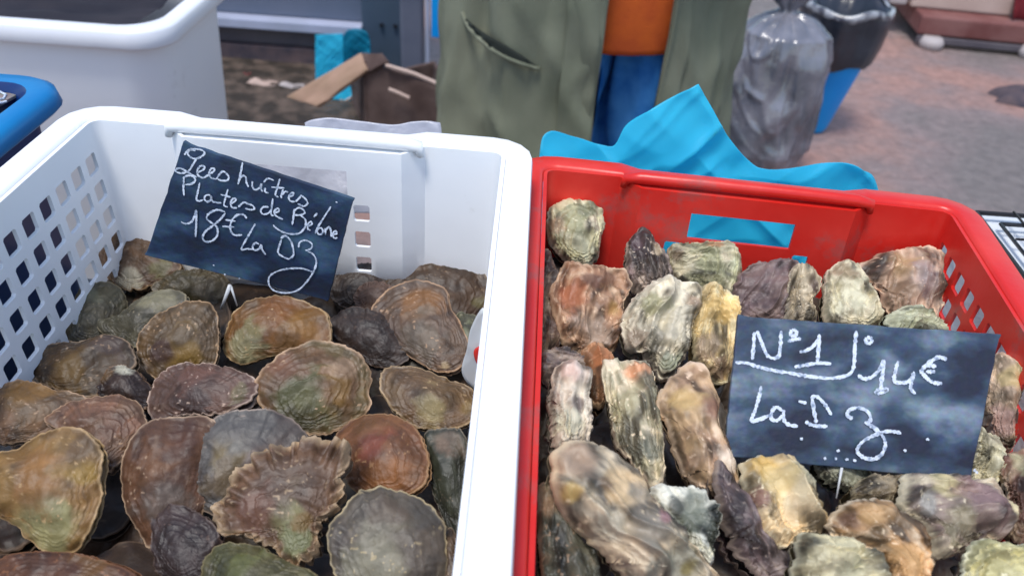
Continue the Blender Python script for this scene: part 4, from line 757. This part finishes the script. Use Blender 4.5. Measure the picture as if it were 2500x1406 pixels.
# shells buried under the top layer: scraps show, with gap shade put into their colours
def blob(cx, cy, a, b, ang, seed):
    out = []
    for k in range(10):
        t = 2 * math.pi * k / 10; p, q = a * rnd.uniform(.88, 1.12) * math.cos(t), b * rnd.uniform(.88, 1.12) * math.sin(t)
        out.append((cx + p * math.cos(ang) - q * math.sin(ang), cy + p * math.sin(ang) + q * math.cos(ang)))
    return out
def proj(p): v = CR.T @ (np.array(p, float) - CO); return 1250 + FPX * v[0] / -v[2], 703 - FPX * v[1] / -v[2]
for row in range(7):
    for col in range(6):
        x = -.335 + col * .058 + rnd.uniform(-.008, .008); y = .135 + row * .072 + rnd.uniform(-.01, .01); zz = .840 + rnd.uniform(-.008, .008)
        cx, cy = proj((x, y, zz)); s = FPX / math.dist((x, y, zz), CO)
        if not (-150 < cx < 1300 and cy < 1560): continue
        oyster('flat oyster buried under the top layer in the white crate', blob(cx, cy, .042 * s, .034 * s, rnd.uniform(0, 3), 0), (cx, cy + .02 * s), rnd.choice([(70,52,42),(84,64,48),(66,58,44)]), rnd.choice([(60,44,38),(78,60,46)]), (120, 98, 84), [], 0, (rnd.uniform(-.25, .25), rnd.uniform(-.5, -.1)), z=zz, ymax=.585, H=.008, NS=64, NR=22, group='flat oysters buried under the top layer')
for row in range(7):
    for col in range(6):
        x = .045 + col * .054 + rnd.uniform(-.008, .008); y = .15 + row * .075 + rnd.uniform(-.01, .01); zz = .85 + rnd.uniform(-.008, .008)
        if x > .355 - (.62 - y) * .05: continue
        cx, cy = proj((x, y, zz)); s = FPX / math.dist((x, y, zz), CO)
        if not (1200 < cx < 2700 and cy < 1560): continue
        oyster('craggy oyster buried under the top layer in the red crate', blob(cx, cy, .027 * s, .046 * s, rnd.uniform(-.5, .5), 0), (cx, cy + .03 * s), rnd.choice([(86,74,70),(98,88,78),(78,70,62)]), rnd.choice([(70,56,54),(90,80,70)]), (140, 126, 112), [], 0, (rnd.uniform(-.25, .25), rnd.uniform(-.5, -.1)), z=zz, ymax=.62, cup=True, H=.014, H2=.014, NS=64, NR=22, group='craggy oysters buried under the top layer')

# ------------------------------------------------------------------ price slates
def slate(label, corners, base_px, zb, lean, mat_, strokes, wd, ox, oy, sc, pins, seed, thick=.0035):
    n = np.array([lean[0], -1, lean[1]]); n /= np.linalg.norm(n)
    o = onZ(*base_px, zb)
    e1 = np.array([1, 0, 0.]) - n * n[0]; e1 /= np.linalg.norm(e1); e2 = np.cross(n, e1)
    root = empty('price_slate', label, 'sign', (0, 0, 0)); root.matrix_world = Matrix([[e1[i], e2[i], n[i], o[i]] for i in range(3)] + [[0, 0, 0, 1]])
    L2 = lambda px, py: (lambda q: np.array([np.dot(q - o, e1), np.dot(q - o, e2)]))(onP(px, py, o, n))
    C = [L2(*c) for c in corners]; ol = []
    for i in range(4):
        a, b = C[i], C[(i + 1) % 4]
        for k in range(26):
            t_ = k / 26; p = a + (b - a) * t_; dn_ = np.array([(b - a)[1], -(b - a)[0]]); dn_ /= np.linalg.norm(dn_)
            cut = .0022 * max(0, 1 - min(t_, 1 - t_) * 22); ol.append(p + dn_ * (.0006 * float(fbm(i * 9 + k * .6, seed, 0, 3)) - cut * (1 if True else 0) * .6 * -(-1)))
    V = [(*p, 0) for p in ol] + [(*p, -thick) for p in ol]; m_ = len(ol)
    if np.sum([ol[i][0] * ol[(i + 1) % m_][1] - ol[i][1] * ol[(i + 1) % m_][0] for i in range(m_)]) < 0: f1, f2 = tuple(range(m_))[::-1], tuple(range(m_, 2 * m_))
    else: f1, f2 = tuple(range(m_)), tuple(range(m_, 2 * m_))[::-1]
    F = [f1, f2] + [(i, (i + 1) % m_, m_ + (i + 1) % m_, m_ + i) for i in range(m_)]
    me = bpy.data.meshes.new('board'); me.from_pydata(V, [], F)
    bm = bmesh.new(); bm.from_mesh(me); bmesh.ops.recalc_face_normals(bm, faces=bm.faces); bm.to_mesh(me); bm.free()
    me.materials.append(mat_); b_ = link(bpy.data.objects.new('board', me), root)
    bv = b_.modifiers.new('bev', 'BEVEL'); bv.width = .0007; bv.segments = 2; bv.limit_method = 'ANGLE'
    # chalk
    cnt = 0
    for name, lines, w in strokes:
        V, F = [], []
        for ln in lines:
            cnt += 1; zz = .0003 + cnt * .00003
            P2 = np.array([L2(ox + x / sc, oy + y / sc) for x, y in ln])
            if len(P2) == 1:
                k0 = len(V); r = w * .36 * wd
                for a in range(10): rr = r * rnd.uniform(.6, 1.2); V.append((P2[0][0] + rr * math.cos(a * .628), P2[0][1] + rr * math.sin(a * .628), zz))
                F.append(tuple(range(k0, k0 + 10))); continue
            Q = spline(P2, max(12, int(len(ln) * 9)), closed=False) if len(P2) > 2 else np.linspace(P2[0], P2[1], 12)
            Q = Q.astype(float); tg = np.gradient(Q, axis=0); tg = tg / np.linalg.norm(tg, axis=1, keepdims=True) + 1e-9
            k0 = len(V)
            for i, (p, t2) in enumerate(zip(Q, tg)):
                nn = np.array([-t2[1], t2[0]]); ww = w * wd * .56 * (1 + .35 * float(vnoise(i * .7, cnt))); e = min(1, .5 + min(i, len(Q) - 1 - i) * .25)
                V += [(*(p + nn * ww * e), zz), (*(p - nn * ww * e * (1 + .2 * rnd.uniform(-1, 1))), zz)]
            for i in range(len(Q) - 1): F.append((k0 + 2 * i, k0 + 2 * i + 1, k0 + 2 * i + 3, k0 + 2 * i + 2))
        me = bpy.data.meshes.new(name); me.from_pydata(V, [], F); me.materials.append(M['chalk']); q_ = link(bpy.data.objects.new(name, me), root)
        if name == 'chalk_specks': q_['kind'] = 'stuff'
    for (p0, p1, r) in pins:
        a, b = L2(*p0), L2(*p1); V, F = tube([(a[0], a[1], .002), (b[0], b[1], .001)], [r, r * .6], 8)
        me = bpy.data.meshes.new('pin'); me.from_pydata([tuple(v) for v in V], [], F); me.polygons.foreach_set('use_smooth', [True] * len(me.polygons)); me.materials.append(M['pin']); link(bpy.data.objects.new('pin', me), root)
    return root
S1 = [('chalk_lettering', [
 [(345,150),(375,115),(420,105),(480,115),(500,140),(470,165),(430,180),(395,170),(370,140),(390,112),(430,120)], [(440,175),(410,225),(380,270),(330,290),(285,280),(280,262),(310,252),(350,268),(400,300),(440,320)],
 [(440,290),(490,262),(500,240),(470,235),(445,265),(450,305),(490,325),(530,300)], [(530,300),(570,275),(575,255),(550,255),(535,290),(550,325),(590,335)], [(590,335),(620,290),(640,275),(665,290),(685,320),(670,345),(630,345),(600,335)],
 [(790,205),(775,290),(755,375)], [(760,345),(790,310),(815,320),(820,360),(835,395)], [(865,350),(865,390),(885,415),(920,400),(935,370),(930,400),(940,430)], [(962,400),(962,430),(990,440)], [(950,358),(985,330),(1030,345)],
 [(1075,330),(1055,400),(1040,455),(1065,470)], [(1010,395),(1110,402)], [(1100,410),(1085,460),(1090,480)], [(1090,455),(1115,428),(1140,435)], [(1145,470),(1175,455),(1180,440),(1160,440),(1143,470),(1155,500),(1190,505)], [(1195,505),(1225,475),(1240,460),(1275,490),(1285,520),(1255,540),(1210,520)]], 12),
 ('chalk_lettering', [[(345,320),(340,400),(345,460)], [(335,325),(380,305),(420,320),(430,345),(400,370),(355,375)], [(465,360),(450,430),(440,485),(460,500),(490,490)], [(545,455),(515,455),(500,480),(520,505),(550,490),(550,460),(560,500),(590,510),(630,515)],
 [(680,410),(660,480),(650,530),(680,545)], [(625,450),(700,470)], [(700,520),(735,500),(740,482),(715,485),(700,520),(715,550),(750,550)], [(760,545),(800,510),(830,520),(870,535),(880,560),(850,565),(810,555)],
 [(990,545),(950,545),(930,575),(950,600),(990,590),(1015,560)], [(1022,480),(1015,540),(1010,600),(1030,610)], [(1035,590),(1070,575),(1060,555),(1035,575),(1040,605),(1070,625),(1100,638)],
 [(1185,560),(1180,620),(1170,680)], [(1180,575),(1220,550),(1255,565),(1265,590),(1230,605),(1190,605)], [(1230,605),(1270,640),(1270,690),(1230,740),(1170,750),(1100,735),(1050,705),(1025,680)],
 [(1290,690),(1320,675),(1312,655),(1290,675),(1290,710),(1310,722)], [(1335,620),(1362,590)], [(1465,540),(1420,610),(1370,690),(1345,745)], [(1385,700),(1360,720),(1372,750),(1400,745),(1402,715),(1385,700)], [(1422,705),(1425,755)], [(1425,722),(1450,695),(1465,720),(1468,770)], [(1480,750),(1510,745),(1500,725),(1480,745),(1490,780),(1515,775)]], 12),
 ('chalk_price', [[(325,655),(360,670),(410,650),(440,565)], [(442,565),(440,680),(435,770)], [(660,580),(600,565),(540,590),(520,630),(560,665),(600,700),(600,760),(560,800),(510,805),(490,775),(510,730),(560,690),(620,640),(662,590)],
 [(825,630),(800,600),(750,605),(710,650),(700,710),(730,755),(790,755)], [(660,640),(740,650)], [(640,690),(730,695)]], 13),
 ('chalk_lettering', [[(890,670),(850,740),(785,860),(830,860),(870,865)], [(920,825),(890,815),(870,845),(885,870),(920,860),(935,830),(945,870),(970,905)], [(1090,790),(1070,850),(1065,890),(1100,920),(1150,940)], [(1085,780),(1120,760),(1160,800),(1180,860),(1180,910),(1150,935)],
 [(1220,850),(1230,810),(1275,795),(1320,820),(1320,850),(1290,870),(1270,870)], [(1290,880),(1330,900),(1355,950),(1340,1020),(1290,1100),(1220,1170),(1130,1195),(1040,1180),(995,1130),(1000,1070),(1060,1030),(1150,1010),(1250,1010),(1340,1040)]], 12),
 ('chalk_specks', [[(660,1055)], [(770,1085)], [(575,985)], [(1510,505)]], 22)]
slate('dark blue slate reading Les huitres plates 18 euro la Dz, in the white crate', [(447,349), (862,486), (801,734), (355,624)], (575, 705), .903, (-.04, .12), M['slate_blue'], S1, .00010, 340, 330, 3.125, [((564,694),(541,752),.0017), ((566,696),(580,745),.0010)], 2)
S2 = [('chalk_number', [[(285,190),(280,290),(270,400)], [(305,180),(345,280),(380,360),(420,387),(460,380),(480,340),(490,180)], [(572,172),(600,178),(606,205),(585,218),(560,205),(572,172)], [(540,262),(590,245),(640,240)],
 [(630,340),(680,330),(740,290),(782,228)], [(780,205),(775,310),(765,420)], [(590,455),(680,440),(780,425),(870,430)]], 19),
 ('chalk_line', [[(140,420),(230,425),(300,450),(400,475),(550,500),(700,525),(850,540),(950,530),(1020,500),(1045,430),(1050,300),(1062,180)], [(1142,232),(1170,235),(1178,262),(1155,275),(1132,258),(1142,232)]], 19),
 ('chalk_price', [[(1075,515),(1120,545),(1180,530),(1240,470),(1272,400)], [(1274,400),(1262,500),(1245,620)], [(1200,655),(1240,625),(1300,632),(1215,655)], [(1380,410),(1360,480),(1350,560),(1400,575),(1470,560),(1500,520)], [(1500,490),(1482,570),(1475,620),(1512,660)],
 [(1750,400),(1690,380),(1620,420),(1560,480),(1580,520),(1640,570),(1715,580)], [(1590,440),(1670,450)], [(1590,490),(1660,490)]], 21),
 ('chalk_lettering', [[(335,600),(320,680),(290,780),(265,860),(330,850),(400,820)], [(500,790),(450,760),(415,800),(415,850),(460,860),(500,820)], [(505,780),(510,860),(550,895),(615,905)], [(620,715),(680,730)], [(722,690),(735,780),(755,880)], [(710,690),(760,680),(820,740),(870,820)], [(670,870),(720,895),(780,905),(840,905)],
 [(1030,850),(990,820),(1010,780),(1080,765),(1140,790),(1165,830),(1160,870),(1120,880)], [(1130,880),(1200,920),(1260,980),(1280,1050),(1250,1120),(1190,1155),(1110,1140),(1065,1090),(1100,1030),(1160,990),(1230,960),(1280,945),(1340,945),(1400,960)]], 19),
 ('chalk_specks', [[(1430,1090)], [(1600,1005)], [(1960,1240)], [(1975,1255)], [(920,1090)], [(820,1150)], [(900,1150)], [(1045,1165)], [(985,1155)], [(640,1000)], [(100,1095)]], 30)]
slate('blue grey smudged slate reading No 1, 14 euro la Dz, in the red crate', [(1803,772), (2443,815), (2369,1174), (1768,1112)], (2045, 1150), .925, (0, .85), M['slate_smudged'], S2, .00010, 1750, 750, 3.125, [((2052,1140),(2040,1215),.0009)], 6)
# slate corner in the blue tray
c = onZ(68, 213, .982) + np.array([0, -.012, 0])
V, F = box(c[0] - .2, c[0], c[1] - .10, c[1], .979, .982); V = rotz(V, c, R_(-10))
sl = empty('price_slate', 'brown grey slate corner with a chalk mark in the blue tray at the left edge', 'sign', tuple(c)); mesh('board', V, F, M['slate_grey'], sl, bevel=.0006)
P = [onZ(x, y + 6, .9828) for x, y in [(-14, 222), (0, 218), (14, 226), (8, 236), (-6, 238), (2, 246), (16, 242)]]
V, F = tube(P, .0011, 6); mesh('chalk_mark', V, F, M['chalk'], sl)

tag(sheet('tag', [(1150, 800), (1180, 752), (1194, 800), (1192, 950), (1160, 952), (1128, 905), (1140, 850)], .455, 0, M['pin'], .001, n=60, nr=8, seed=3), 'added whitish flap round the stand-in wall hole, against the right wall of the white crate', 'flap')  # added piece framing the stand-in for a wall hole
tag(sheet('tag', [(1158, 852), (1190, 845), (1192, 902), (1178, 908), (1164, 885)], .452, 0, M['red_plastic'], .001, n=40, nr=6, seed=8), 'added red patch standing in for a hole onto the red crate, right white wall', 'tag')  # added stand-in for red crate seen through the white wall
